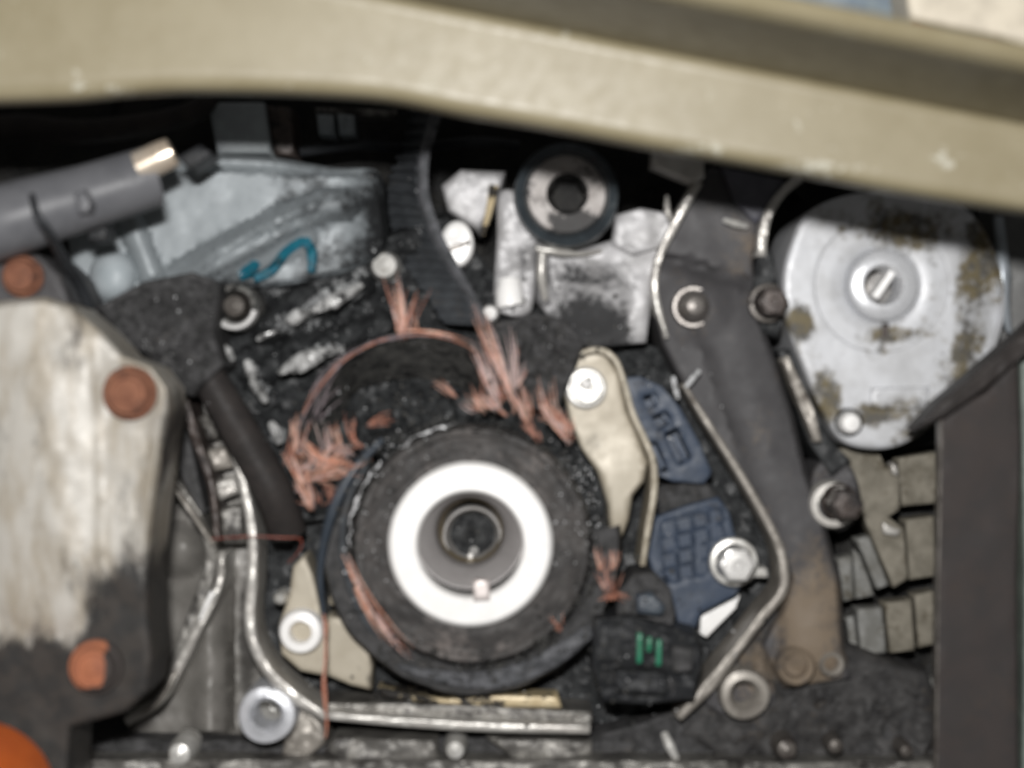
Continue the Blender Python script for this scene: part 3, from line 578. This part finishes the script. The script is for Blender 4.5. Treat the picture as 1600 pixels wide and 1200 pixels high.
# to the right of the pump
c = MB(); plate(c, [(1548, 250), (1700, 270), (1700, 560), (1560, 560)], -6, 20, 8, rough_f(1, 50, 42), step=14)
tag(c.build('side_panel', mat('grey_side_panel', (.14, .14, .135), (.11, .11, .108), metal=0, rough=.5, bump=.15)), 'grey side panel at the right edge beyond the silver pump', 'panel')
c = MB(); tube(c, [(1560, 340, 6), (1566, 420, 8), (1568, 470, 8), (1576, 515, 6), (1582, 522, 5)], [8, 10, 13, 9, 4], 14)
tag(c.build('highlight_strip', mat('blue_grey_pipe', (.34, .37, .40), (.26, .29, .31), metal=.3, rough=.35, bump=.05)), 'short pale strip standing in for a blue highlight right of the silver pump', 'highlight strip')  # pale tube built in place of a blue highlight

# ------------------------------------------------------------------ ribs behind the plate
rb = thing('ribbed_casting', 'stack of beige and grey blocks in rows between the arm and the dark upright plate', 'ribbed casting', (1390, 870, -10))
c = MB(); plate(c, [(1290, 690), (1480, 640), (1490, 1140), (1330, 1130)], -40, 20, 6, rough_f(2, 30, 43), step=12); c.build('backing', M['dark'], rb)
ribs = [([(1306, 700), (1372, 702), (1384, 732), (1398, 724), (1406, 750), (1405, 796), (1388, 808), (1412, 826), (1419, 904), (1396, 918), (1348, 806)], 'tabs', -6), ([(1402, 716), (1462, 706), (1463, 786), (1409, 791)], 'tabs', -14),
        ([(1414, 812), (1460, 806), (1461, 900), (1421, 906)], 'tabs', -15), ([(1338, 842), (1358, 838), (1388, 914), (1370, 921)], 'tabsg', -10), ([(1332, 856), (1344, 868), (1366, 930), (1337, 936)], 'tabsg', -13),
        ([(1308, 872), (1331, 868), (1334, 936), (1318, 940)], 'tabsg', -15), ([(1338, 951), (1378, 949), (1385, 1020), (1345, 1023)], 'tabsg', -12), ([(1382, 942), (1424, 937), (1429, 1016), (1391, 1020)], 'tabs', -11),
        ([(1428, 929), (1460, 923), (1461, 1006), (1435, 1012)], 'tabs', -13), ([(1322, 965), (1334, 962), (1342, 1022), (1330, 1024)], 'tabsg', -15), ([(1414, 1078), (1440, 1078), (1436, 1120), (1416, 1122)], 'tabs', -14), ([(1444, 1060), (1460, 1060), (1460, 1110), (1444, 1112)], 'tabsg', -18),
        ([(1440, 660), (1462, 645), (1462, 692), (1405, 704), (1410, 690)], 'dark', -16)]
for poly, mt, d0 in ribs:
    c = MB(); plate(c, poly, d0, 11, 2.5, rough_f(.35, 24, 44), step=8); c.build('rib', M[mt], rb)
c = MB(); plate(c, [(1392, 722), (1402, 728), (1404, 744), (1394, 740)], -2, 6, 3, step=5); c.build('worn_corner', M['rim'], rb)
c = MB(); plate(c, [(1378, 815), (1396, 824), (1408, 828), (1402, 838), (1380, 834)], -3, 6, 3, step=5); c.build('worn_corner', M['rim'], rb)

# ------------------------------------------------------------------ dark upright plate at the right
sp = thing('upright_plate', 'dark brown black upright steel plate along the right edge with a slanted top', 'steel plate', (1530, 900, 34))
c = MB(); plate(c, [(1470, 652), (1540, 612), (1590, 560), (1594, 700), (1588, 900), (1592, 1330), (1462, 1330), (1466, 900)], 40, 5, 4, rough_f(.4, 160, 45), step=14); c.build('sheet', M['plate'], sp)
c = MB(); plate(c, band([(1471, 655), (1469, 800), (1466, 960), (1462, 1330)], 4), 41.0, 5, 1.5, step=10); c.build('bare_edge', M['dullbolt'], sp)
c = MB(); plate(c, [(1430, 672), (1470, 628), (1530, 578), (1620, 500), (1680, 470), (1680, 520), (1600, 556), (1540, 606), (1480, 650)], 46, 16, 6, rough_f(.8, 40, 46), step=10); c.build('top_flange', M['hose'], sp)
c = MB(); plate(c, [(1594, 560), (1700, 520), (1700, 1330), (1596, 1330), (1600, 900)], 30, 20, 5, step=16)
tag(c.build('end_panel', mat('green_grey_paint', (.16, .19, .165), (.11, .13, .115), metal=0, rough=.5, bump=.1)), 'sliver of green grey panel beyond the dark upright plate', 'panel')

# ------------------------------------------------------------------ plated guide plates beside the crank
gp = thing('guide_plate', 'yellow zinc plate with a bolt at its top, right of the crank sprocket', 'guide plate', (940, 680, 2))
f = addf(rough_f(.1, 60, 47), dome(985, 755, 80, .8))
c = MB(); plate(c, [(878, 596), (888, 562), (915, 549), (944, 552), (966, 582), (978, 640), (1000, 690), (1012, 722), (1006, 752), (988, 774), (982, 812), (966, 852), (954, 850), (950, 790), (934, 738), (908, 700), (890, 655)], 3, 22, 5, f, step=8); c.build('plate', M['beige'], gp)
c = MB(); plate(c, band([(898, 556), (932, 546), (960, 560), (976, 600), (988, 644), (1010, 692), (1021, 722), (1022, 768), (1012, 830), (1004, 884)], [8, 9, 9, 9, 10, 10, 10, 10, 10, 9]), 10, 28, 3, rough_f(.3, 20, 48), step=7); c.build('turned_edge', M['beige'], gp)
c = MB(); lathe(c, 915, 606, 4, [(33, -1), (33, 1), (28, 2), (25, 2), (25, 5), (22, 6.5), (13, 6.5), (11, 4), (0, 4)], 48); c.build('bolt', M['bolt'], gp)
c = MB(); lathe(c, 916, 599, 11, [(11, -3), (8, 1), (0, 2)], 20); c.build('bolt_tip', M['bright'], gp)
gl = thing('guide_plate', 'pale plated bracket with a white eyelet, lower left of the crank sprocket', 'guide plate', (480, 980, 0))
c = MB(); plate(c, [(458, 884), (476, 866), (490, 900), (500, 945), (508, 990), (512, 1056), (470, 1048), (440, 1022), (436, 975), (452, 930)], 2, 20, 5, rough_f(.1, 60, 47), step=8); c.build('plate', M['beige'], gl)
c = MB(); plate(c, [(512, 962), (548, 966), (572, 1000), (582, 1040), (580, 1078), (548, 1070), (510, 1054)], 0, 18, 5, rough_f(.1, 60, 47), step=8); c.build('wing', M['beige'], gl)
c = MB(); plate(c, [(516, 898), (530, 902), (544, 940), (536, 950), (514, 944)], 2, 16, 4, step=7); c.build('tab', M['beige'], gl)
c = MB(); lathe(c, 471, 986, 4, [(36, -3), (35, 1), (31, 3), (18, 3.4), (16, 1), (14, -10), (0, -9)], 48); c.build('eyelet', M['bright'], gl)
c = MB(); lathe(c, 471, 986, 2, [(15, -3), (0, -2)], 24); c.build('bolt_end', M['rim_dull'], gl)
c = MB(); lathe(c, 438, 934, 4, [(11, -12), (11, 0), (7, 3), (0, 4)], 20); c.build('pin', M['bolt'], gl)
c = MB(); plate(c, [(590, 1074), (640, 1084), (700, 1092), (790, 1086), (872, 1088), (878, 1106), (780, 1104), (690, 1100), (600, 1090)], 2, 14, 4, rough_f(.2, 30, 51), step=7)
tag(c.build('brass_strip', M['gold']), 'gold coloured strip peeping out below the crank sprocket', 'strip')

# ------------------------------------------------------------------ blue plastic sensor cover
bc = thing('sensor_cover', 'dusty blue plastic cover with square ribbed pockets, right of the plated plate', 'plastic cover', (1060, 780, 0))
up = [(972, 590), (1000, 588), (1034, 604), (1062, 636), (1092, 690), (1112, 738), (1100, 756), (1050, 752), (1026, 742), (1008, 696), (986, 640)]
pock = [[(1004, 620), (1024, 614), (1030, 632), (1012, 640)], [(1018, 650), (1042, 642), (1050, 660), (1028, 672)], [(1038, 678), (1058, 668), (1080, 714), (1062, 726)], [(1012, 692), (1026, 690), (1044, 736), (1030, 740)]]
c = MB(); plate(c, up, 4, 13, 2.2, rough_f(.3, 40, 52), step=7, holes=[np.array(linear(h, 6)) for h in pock]); c.build('panel', M['blue'], bc)
c = MB(); plate(c, [(975, 592), (1030, 606), (1106, 740), (1030, 746), (1010, 690)], -9, 8, 3, step=9); c.build('pocket_floor', M['blue'], bc)
for a, b in (((1020, 618), (1028, 632)), ((1036, 648), (1046, 660)), ((1054, 684), (1070, 718)), ((1020, 696), (1036, 730)), ((1094, 736), (1100, 750))):
    c = MB(); tube(c, [(*a, 0), ((a[0]+b[0])/2, (a[1]+b[1])/2, .5), (*b, 0)], 3.2, 8); c.build('rib', M['bluerib'], bc)
lw = [(1024, 808), (1070, 790), (1122, 776), (1140, 800), (1152, 850), (1166, 900), (1150, 930), (1096, 958), (1088, 980), (1062, 990), (1050, 940), (1020, 900), (1012, 868)]
cells = []
for i in range(4):
    for j in range(4):
        x, y = 1034+i*25+j*1, 818+j*25-i*6
        if (x-1145)**2+(y-880)**2 < 46**2 or x > 1112: continue
        cells.append([(x, y), (x+17, y-4), (x+20, y+13), (x+3, y+17)])
c = MB(); plate(c, lw, 2, 18, 5, rough_f(.3, 40, 53), step=8, holes=[np.array(linear(h, 6)) for h in cells]); c.build('panel', M['blue'], bc)
c = MB(); plate(c, [(1028, 812), (1120, 782), (1150, 860), (1140, 920), (1060, 930), (1020, 870)], 1.0, 8, 3, step=10); c.build('pocket_floor', M['blue'], bc)
c = MB(); plate(c, [(1020, 760), (1100, 752), (1130, 778), (1030, 806)], -2, 14, 6, addf(rough_f(2, 20, 54)), step=7); c.build('grime_band', M['soot_matt'], bc)
hexbolt(1146, 878, 6, 29, mat('chrome_bolt', (.78, .77, .75), (.66, .65, .63), metal=.35, rough=.25, bump=.03), bc, 11, 1.32, M['bolt'])
c = MB(); plate(c, [(1170, 886), (1198, 888), (1200, 902), (1172, 902)], 2, 10, 3, step=7); c.build('tab', M['bolt'], bc)
c = MB(); plate(c, [(1094, 958), (1156, 930), (1150, 950), (1104, 996), (1094, 990)], -8, 10, 3, step=8)
tag(c.build('backing_plate', M['bright']), 'small white triangle of metal showing between the blue cover and the connector', 'metal plate')
for pts, nm, lab in (([(1052, 590, 14), (1055, 604, 15), (1059, 622, 14)], 'loose_pin', 'short bright pin lying upright on the grime above the blue cover'), ([(1072, 604, 14), (1082, 592, 16), (1092, 580, 15)], 'loose_pin', 'short bright sliver slanting off the upper end of the tan rim')):
    c = MB(); tube(c, pts, [3.5, 4, 3.5], 8, 4); tag(c.build(nm, M['chip']), lab, 'pin')

# ------------------------------------------------------------------ black connector
cn = thing('wire_connector', 'greasy black plastic plug with three green seal strips, right of the crank sprocket', 'connector', (1010, 1030, 20))
c = MB(); plate(c, [(930, 968), (985, 962), (1092, 992), (1096, 1040), (1084, 1092), (1010, 1100), (940, 1096), (924, 1040)], 26, 45, 7, addf(rough_f(1.6, 30, 55), ridge([(940, 1040), (1080, 1056)], -2, 8)), step=7); c.build('shell', M['black_plastic'], cn)
c = MB(); plate(c, [(962, 980), (966, 925), (990, 896), (1022, 894), (1048, 920), (1056, 960), (1050, 984)], 18, 30, 10, addf(rough_f(2, 26, 56)), step=7); c.build('hood', M['soot_matt'], cn)
c = MB(); plate(c, [(994, 930), (1018, 926), (1040, 948), (1034, 962), (996, 958)], 25, 10, 5, step=7); c.build('hood_rib', mat('worn_blue_black', (.06, .075, .09), (.045, .055, .07), metal=0, rough=.4, bump=.3), cn)
for x0, y0, y1 in ((1000, 990, 1036), (1015, 996, 1018), (1030, 1000, 1040)):
    c = MB(); plate(c, [(x0-4, y0), (x0+4, y0), (x0+3, y1), (x0-5, y1)], 29, 5, 2, step=6); c.build('seal', M['green'], cn)
c = MB(); plate(c, [(960, 1046), (1044, 1052), (1040, 1086), (962, 1080)], 32, 14, 5, rough_f(1.0, 20, 57), step=8); c.build('latch', M['black_plastic'], cn)
c = MB(); plate(c, [(1050, 1010), (1086, 1014), (1080, 1050), (1052, 1050)], 30, 10, 5, rough_f(1.0, 20, 58), step=8); c.build('latch', M['soot_matt'], cn)

# ------------------------------------------------------------------ crank sprocket and crankshaft nose
cs = thing('crank_sprocket', 'sooty black crank sprocket disc with bright white steel hub ring', 'sprocket', (735, 850, 14))
def wob(amp, fr, seed):
    def f(a, i, r, z):
        p = Vector((math.cos(a)*r/fr, math.sin(a)*r/fr, seed+i*.13)); nn = noise.fractal(p, .6, 2.1, 4)
        return r, z+amp*nn
    return f
prof = [(186, -30), (188, -4), (186, 2), (180, 4), (172, 4)]+[(172-4*i, 3+1.5*i/11) for i in range(1, 12)]+[(126, 4)]
c = MB(); lathe(c, 738, 850, 10, prof, 220, f=wob(.9, 55, 3.3)); c.build('disc', M['sprk'], cs)
c = MB(); lathe(c, 735, 850, 14, [(131, -8), (130, 0), (127, 2.2), (122, 3), (86, 3.0), (82, 2.2), (81, .5), (81, -12)], 110, f=lambda a, i, r, z: (r if i > 1 else r, z)); c.build('hub_ring', M['bright'], cs)
c = MB(); plate(c, [(739, 906), (764, 906), (766, 938), (740, 940)], 18.5, 8, 3, step=7); c.build('key', mat('pale_key', (.62, .56, .53), (.55, .5, .48), metal=.3, rough=.4, bump=.05), cs)
for a0, a1, r in ((178, 222, 192), (232, 262, 188), (155, 168, 192)):
    c = MB(); pts = [(738+r*math.cos(math.radians(a)), 850+r*math.sin(math.radians(a)), 15) for a in np.linspace(a0, a1, 7)]
    tube(c, pts, [.8, 2.4, 1.2, 2.8, .9, 2.2, .6], 8, 5)
    for i in range(len(c.v)):
        p = Vector(c.v[i]); c.v[i] = tuple(p+Vector((.0010*noise.noise(p*500), 0, .0010*noise.noise(p*500+Vector((9, 0, 0))))))
    c.build('worn_edge', M['chip'], cs)
ck = thing('crankshaft_nose', 'grey machined crankshaft end with a brown stepped bore inside the white hub ring', 'crankshaft', (734, 832, 0))
c = MB(); lathe(c, 734, 832, 11, [(88, -10), (87, 3.5), (84, 3.5), (80, 2.6), (58, -1.5), (54, -4), (52, -10)], 90); c.build('shaft_end', M['shaft'], ck)
c = MB(); lathe(c, 735, 834, 4, [(56, 3), (54, -3), (50, -12), (46, -16)], 72); c.build('counterbore', M['bore'], ck)
c = MB(); lathe(c, 738, 838, -10, [(52, -8), (48, -2), (46, 0), (42, -.3), (39, -3), (26, -24), (20, -30), (6, -36), (0, -36)], 72); c.build('thread_bore', M['steel'], ck)
c = MB(); tube(c, [(735, 869, -12), (741, 860, -22), (746, 852, -34)], [4, 8, 12], 14, 4); c.build('thread_glint', M['bright'], ck)

# ------------------------------------------------------------------ timing belt
tbelt = thing('timing_belt', 'shredded black toothed timing belt with copper coloured cords hanging out', 'timing belt', (700, 560, 0))
Lp = catmull([(645, 150, -26), (640, 200, -26), (624, 245, -22), (606, 300, -18), (612, 355, -14), (632, 410, -8), (660, 452, 0), (694, 505, 8)], False, 6)
Rp = catmull([(688, 150, 2), (672, 200, 4), (660, 245, 6), (660, 300, 8), (674, 352, 10), (702, 408, 13), (730, 455, 15), (760, 508, 17)], False, 6)
m = 64
Lp = np.array([Lp[int(i*(len(Lp)-1)/(m-1))] for i in range(m)]); Rp = np.array([Rp[int(i*(len(Rp)-1)/(m-1))] for i in range(m)])
Lw = [P(*p) for p in Lp]; Rw = [P(*p) for p in Rp]
def ribbon(mb, Lw, Rw, th, w0=0.0, w1=1.0, off=0.0):
    m = len(Lw); v = []; F = []
    for i in range(m):
        t = (Lw[min(i+1, m-1)]-Lw[max(i-1, 0)]); cr = (Rw[i]-Lw[i]); nn = t.cross(cr).normalized()
        if nn.y > 0: nn = -nn
        a = Lw[i]+cr*w0+nn*off; b = Lw[i]+cr*w1+nn*off
        v += [a, b, b-nn*th, a-nn*th]
    for i in range(m-1):
        for j in range(4): F.append((i*4+j, i*4+(j+1) % 4, (i+1)*4+(j+1) % 4, (i+1)*4+j))
    F += [(0, 1, 2, 3), tuple((m-1)*4+j for j in range(4))]
    mb.add(v, F)
c = MB(); ribbon(c, Lw, Rw, .0022, 0, 1); c.build('belt_run', M['rubber'], tbelt)
c = MB(); ribbon(c, Lw, Rw, .0030, .93, 1.03, .0009); c.build('belt_edge', M['belt_edge'], tbelt)
for k in range(4, 62, 3):
    c = MB(); ribbon(c, Lw[k:k+2], Rw[k:k+2], .0015, .02, .92, .0013)
    c.build('tooth', M['rubber'], tbelt, smooth=False)
# the loose coil standing above the sprocket
oa = catmull([(452, 706, 22), (472, 655, 24), (502, 600, 25), (548, 555, 25), (600, 531, 24), (648, 523, 24), (696, 528, 24), (738, 544, 24), (762, 590, 22), (782, 640, 20)], False, 6)
ia = catmull([(528, 700, -4), (534, 655, -4), (548, 622, -4), (572, 604, -4), (610, 594, -4), (650, 592, -4), (690, 598, -4), (722, 606, -4), (740, 622, -4), (750, 650, -4)], False, 6)
m = 70
Lw2 = [P(*oa[int(i*(len(oa)-1)/(m-1))]) for i in range(m)]; Rw2 = [P(*ia[int(i*(len(ia)-1)/(m-1))]) for i in range(m)]
v = []; F = []; nw = 9
for i in range(m):
    for j in range(nw):
        p = Lw2[i].lerp(Rw2[i], j/(nw-1)); q = noise.fractal(p*230, .6, 2.1, 3)
        tooth = .0008*math.cos(i*.9)*(1 if 1 < j else 0)
        v.append(p+Vector((0, -.0022*q-tooth, .001*q)))
for i in range(m-1):
    for j in range(nw-1): F.append((i*nw+j, i*nw+j+1, (i+1)*nw+j+1, (i+1)*nw+j))
o0 = len(v)
for i in range(m): v.append(Lw2[i]+(Lw2[i]-Rw2[i]).normalized()*.0022+Vector((0, .001, 0)))
for i in range(m): v.append(Rw2[i]+(Lw2[i]-Rw2[i]).normalized()*.0022+Vector((0, .003, 0)))
for i in range(m-1):
    F.append((i*nw, (i+1)*nw, o0+i+1, o0+i)); F.append((o0+i, o0+i+1, o0+m+i+1, o0+m+i))
MB().add(v, F).build('belt_coil', M['fluff'], tbelt)
# belt wrapped under the sprocket
c = MB(); lathe(c, 738, 850, 4, [(184, -24), (187, 8), (196, 10), (226, 9), (233, 4), (234, -24)], 120, -8, 215, f=lambda a, i, r, z: (r+4*noise.noise(Vector((a*5, i*.2, 1.2))), z+1.0*noise.noise(Vector((a*6, i*.6, 7)))))
c.build('belt_wrap', M['soot_matt'], tbelt)
c = MB(); pts = [(622, 1040, 14), (660, 1052, 15), (720, 1062, 16), (780, 1060, 16), (840, 1040, 16), (890, 1010, 15), (924, 984, 13)]
plate(c, band([(p[0], p[1]) for p in pts], [10, 20, 26, 30, 32, 30, 20]), 16, 8, 8, rough_f(1.4, 18, 60), step=6); c.build('worn_belt_edge', M['belt_edge'], tbelt)
for k, x in enumerate((614, 660, 702, 738)):
    pass
# peeled strips
c = MB(); tube(c, [(598, 686, 20), (556, 730, 22), (526, 782, 22), (508, 840, 20), (500, 900, 16), (506, 962, 12)], [4, 8, 9, 7, 6, 4], 10); c.build('peeled_strip', mat('blue_black_strip', (.035, .045, .058), (.05, .06, .075), metal=0, rough=.38, bump=.15), tbelt)
c = MB(); tube(c, [(574, 726, 20), (548, 770, 21), (536, 820, 20), (538, 880, 18), (560, 950, 15), (600, 1010, 12)], [3, 5, 6, 6, 6, 4], 10); c.build('peeled_strip', M['rubber'], tbelt)
# frayed cords
def tuft(n, base, sprd, dirs, length, d, mt, r=1.5, wig=.25, parent=tbelt, name='frayed_cord'):
    c = MB()
    for i in range(int(n*1.5)):
        x = base[0]+random.uniform(-1, 1)*sprd[0]; y = base[1]+random.uniform(-1, 1)*sprd[1]
        a = math.radians(random.gauss(*dirs)); ln = length*random.uniform(.35, 1.0); dd = d+random.uniform(-6, 6)
        pts = [(x, y, dd)]; na = a
        for k in range(1, 4):
            na += random.gauss(0, wig); x += math.cos(na)*ln/3; y -= math.sin(na)*ln/3; dd += random.uniform(-2, 3)
            pts.append((x, y, dd))
        rr = r*random.uniform(.3, .85)
        tube(c, pts, [rr, rr, rr*.8, rr*.4], 5, 10)
    o = c.build(name, M[mt], parent); o['kind'] = 'stuff'; return o
def strand(pts, n, sp, mt, d=24, r=.72, fray=.9):
    """a bundle of n cords lying side by side along a line, fanning out towards the end"""
    c = MB()
    for i in range(n):
        ox, oy, od = random.gauss(0, sp), random.gauss(0, sp), random.gauss(0, 1.6); q = []; ex = random.uniform(.9, 1.3); cx0 = sum(p[0] for p in pts)/len(pts); cy0 = sum(p[1] for p in pts)/len(pts)
        a, b = random.choice((0, 0, 0, .2)), random.choice((1, 1, 1, .75))
        P2 = catmull([np.array((cx0+(p[0]-cx0)*ex, cy0+(p[1]-cy0)*ex)) for p in pts], False, 6); m = len(P2)
        P2 = P2[int(a*(m-1)):max(int(b*(m-1))+1, int(a*(m-1))+2)]
        for k, p in enumerate(P2[::2] if len(P2) > 4 else P2):
            f = .6+fray*k/max(1, len(P2)/2)
            q.append((p[0]+ox*f+random.uniform(-.7, .7), p[1]+oy*f*.6+random.uniform(-.7, .7), d+od))
        rr = r*random.uniform(.6, 1.25); tube(c, q, [rr*.5, rr, rr, rr*.8, rr*.15], 5, 6)
    o = c.build('frayed_cord', M[mt], tbelt); o['kind'] = 'stuff'; return o
ST = [([(630, 522), (628, 490), (622, 440)], 9, 4, 'copper'), ([(634, 520), (640, 495), (652, 462)], 5, 4, 'copper_dark'), ([(626, 522), (622, 500), (614, 476)], 4, 3, 'cordpale'),
      ([(620, 524), (646, 517), (690, 521), (730, 535)], 4, 2, 'copper'), ([(470, 668), (492, 614), (520, 575), (552, 552)], 4, 4, 'lilac'),
      ([(797, 618), (780, 570), (766, 530), (750, 488)], 10, 4, 'copper'), ([(774, 630), (766, 600), (754, 568), (741, 540)], 10, 4, 'cordpale'), ([(790, 600), (776, 556), (764, 520)], 5, 4, 'cordpale'),
      ([(804, 604), (801, 560), (795, 522)], 6, 4, 'cordpale'), ([(806, 606), (812, 590), (814, 572)], 4, 3, 'cordpale'), ([(752, 640), (742, 626), (733, 612)], 7, 5, 'copper'), ([(768, 636), (758, 626), (750, 618)], 7, 4, 'copper'),
      ([(792, 648), (786, 640), (780, 630)], 5, 5, 'copper'), ([(824, 655), (818, 630), (810, 606)], 7, 5, 'copper'), ([(838, 684), (826, 666), (814, 650)], 6, 4, 'copper_dark'), ([(708, 618), (694, 606), (682, 596)], 6, 4, 'copper'),
      ([(780, 622), (772, 600), (770, 585)], 8, 8, 'copper_dark'),
      ([(462, 700), (464, 676), (468, 650)], 8, 4, 'copper'), ([(450, 722), (458, 700), (464, 672)], 6, 4, 'copper_dark'), ([(474, 756), (464, 730), (454, 708)], 8, 4, 'copper'), ([(480, 690), (496, 714), (522, 722), (556, 727)], 9, 4, 'copper'),
      ([(506, 722), (510, 700), (504, 668)], 6, 4, 'cordpale'), ([(532, 694), (528, 680), (522, 660)], 5, 4, 'copper'), ([(564, 694), (552, 684), (552, 656)], 6, 4, 'copper_dark'), ([(486, 744), (520, 738), (548, 724)], 8, 5, 'copper'),
      ([(484, 790), (478, 770), (470, 744)], 8, 5, 'copper'), ([(520, 784), (512, 768), (502, 748)], 5, 4, 'copper_dark'), ([(492, 786), (484, 776), (478, 768)], 6, 6, 'copper_dark'), ([(470, 730), (490, 720), (486, 700)], 6, 6, 'cordpale'),
      ([(500, 740), (512, 716), (534, 700)], 6, 6, 'copper'), ([(576, 662), (590, 655), (606, 650)], 5, 4, 'copper_dark'), ([(516, 700), (540, 706), (552, 716)], 6, 5, 'cordpale'),
      ([(886, 684), (868, 660), (855, 636), (848, 604)], 8, 5, 'copper'), ([(894, 670), (870, 654), (850, 640)], 7, 5, 'copper_dark'), ([(887, 682), (880, 664), (876, 648)], 6, 5, 'copper'),
      ([(938, 890), (936, 874), (934, 858)], 5, 3, 'copper'), ([(955, 890), (957, 876), (956, 862)], 5, 3, 'copper'), ([(950, 922), (948, 908), (944, 892)], 8, 6, 'copper_dark'), ([(944, 936), (956, 930), (968, 934)], 5, 5, 'copper_dark'),
      ([(876, 982), (870, 974), (864, 966)], 4, 4, 'copper_dark'), ([(546, 884), (568, 932), (600, 980), (624, 1010)], 9, 4, 'copper'), ([(590, 962), (606, 988), (624, 1008)], 4, 3, 'cordpale')]
for pts, n, sp, mt in ST:
    strand(pts, int(n*1.15)+1, sp*1.35, mt)
    strand(pts, int(n*.3)+1, sp*1.6, 'copper_dark', 20, .9, 1.2)
    if n > 6: strand([(p[0]+random.uniform(-5, 5), p[1]+random.uniform(-5, 5)) for p in pts], 2, sp*1.5, 'cordpale', 27, .9)  # extra pale cords in front, added as highlights on the bundle
tuft(6, (640, 516), (14, 4), (88, 20), 40, 22, 'copper', 1.2, .1); tuft(6, (788, 610), (20, 16), (105, 16), 50, 24, 'cordpale', 1.3, .08); tuft(8, (490, 730), (24, 26), (40, 60), 40, 26, 'copper', 1.3, .2)
tuft(6, (866, 666), (10, 12), (90, 40), 34, 20, 'copper', 1.2, .2)
# along the coil's rim
for mt, off, r, nn in (('lilac', 1, .8, 4), ('copper_dark', -1, .7, 2)):
    c = MB()
    for k in range(nn):
        i0 = random.randint(0, 26); i1 = random.randint(40, 69); dy = random.uniform(-3, 3)+off
        pts = []
        for t in np.linspace(0, 1, 9):
            q = oa[int((i0+(i1-i0)*t)/69*(len(oa)-1))]
            pts.append((q[0]+random.uniform(-2, 2), q[1]+dy+random.uniform(-2, 2), q[2]+3+random.uniform(-2, 2)))
        tube(c, pts, r, 5, 9)
    o = c.build('frayed_cord', M[mt], tbelt); o['kind'] = 'stuff'
tuft(12, (492, 640), (16, 26), (60, 8), 50, 26, 'lilac', 1.1, .12)
# shredded lint round the sprocket rim
c = MB()
for i in range(260):
    a = random.uniform(0, 2*math.pi); rr = random.gauss(192, 9); x, y = 738+rr*math.cos(a), 850+rr*math.sin(a)
    ta = a+math.pi/2+random.gauss(0, .7); ln = random.uniform(6, 22); d0 = random.uniform(12, 17)
    tube(c, [(x, y, d0), (x+math.cos(ta)*ln*.5+random.uniform(-2, 2), y+math.sin(ta)*ln*.5+random.uniform(-2, 2), d0+random.uniform(0, 3)), (x+math.cos(ta)*ln, y+math.sin(ta)*ln, d0+random.uniform(-2, 2))], [1.6, 1.4, .5], 5, 6)
o = c.build('shredded_lint', M['fluff'], tbelt); o['kind'] = 'stuff'
# loose threads
c = MB(); tube(c, [(506, 960, 20), (509, 1020, 21), (505, 1075, 22), (511, 1130, 20), (508, 1152, 18)], [1.6, 1.8, 2.2, 2.0, 1.6], 6, 8); tube(c, [(511, 970, 20), (507, 1040, 21), (510, 1100, 22), (509, 1140, 19)], 1.2, 5, 8)
c.build('loose_thread', M['copper_dark'], tbelt)
c = MB(); tube(c, [(330, 842, 20), (390, 838, 22), (440, 840, 22), (470, 842, 18), (468, 860, 16), (450, 880, 12)], [.9, 1.2, 1.0, 1.3, 1.2, .8], 6, 8); c.build('loose_thread', mat('dark_red_thread', (.22, .05, .035), (.32, .09, .06), metal=0, rough=.5, bump=0), tbelt)

# ------------------------------------------------------------------ grit in the grease, its glints put into a pale colour; rubber crumbs
bpy.context.view_layer.update(); DG = bpy.context.evaluated_depsgraph_get()
CLEAN = {'hub_ring', 'shaft_end', 'counterbore', 'thread_bore', 'thread_glint', 'key', 'web', 'flange', 'plate', 'eyelet', 'bolt', 'seal', 'housing', 'hub', 'belt_run'}
def grit(name, label, n, regions, mt, rr=(1.2, 2.6)):
    c = MB(); wts = [q[4] for q in regions]; k = 0; tries = 0
    while k < n and tries < n*6:
        tries += 1
        x0, y0, sx, sy, _ = random.choices(regions, wts)[0]
        x, y = random.gauss(x0, sx), random.gauss(y0, sy)
        dr = (P(x, y, 0)-cam.location).normalized()
        ok, p, nn, fi, ob, mx = SC.ray_cast(DG, cam.location, dr)
        if not ok or ob.name.split('.')[0] in CLEAN: continue
        k += 1; r = random.uniform(*rr)*S; p = p+nn*r*.4; v = []
        for q in ((1, 0, 0), (-1, 0, 0), (0, 1, 0), (0, -1, 0), (0, 0, 1), (0, 0, -1)): v.append(p+Vector([u*r*random.uniform(.5, 1.4) for u in q]))
        c.add(v, [(0, 2, 4), (2, 1, 4), (1, 3, 4), (3, 0, 4), (2, 0, 5), (1, 2, 5), (3, 1, 5), (0, 3, 5)])
    o = c.build(name, mt, smooth=False); tag(o, label, 'grit', kind='stuff'); return o
grit('grit_glints', 'tiny metal crumbs, coloured pale as glints, stuck in the grease round the sprocket', 200, [(915, 740, 26, 55, 5), (600, 720, 40, 40, 1), (735, 850, 170, 170, 1.5), (560, 850, 20, 80, 1)], M['chip'], (1.0, 2.6))
grit('rubber_crumbs', 'black rubber crumbs and lint scattered over belt and sprocket', 620, [(735, 850, 140, 140, 3), (735, 1040, 140, 30, 2), (650, 640, 90, 40, 3), (850, 560, 60, 50, 2), (950, 950, 60, 60, 2), (560, 700, 60, 60, 2)], M['fluff'], (1.5, 4.5))
grit('grit_glints', 'grit specks, coloured pale as glints, scattered over the grimy upper covers and oil pan', 130, [(560, 560, 130, 80, 3), (900, 520, 60, 40, 2), (1050, 640, 60, 60, 1), (480, 320, 90, 40, 1), (1010, 1080, 60, 40, 2), (450, 1000, 30, 60, 1), (270, 520, 40, 50, 1), (640, 340, 30, 60, 1)], M['chip'], (.8, 2.2))
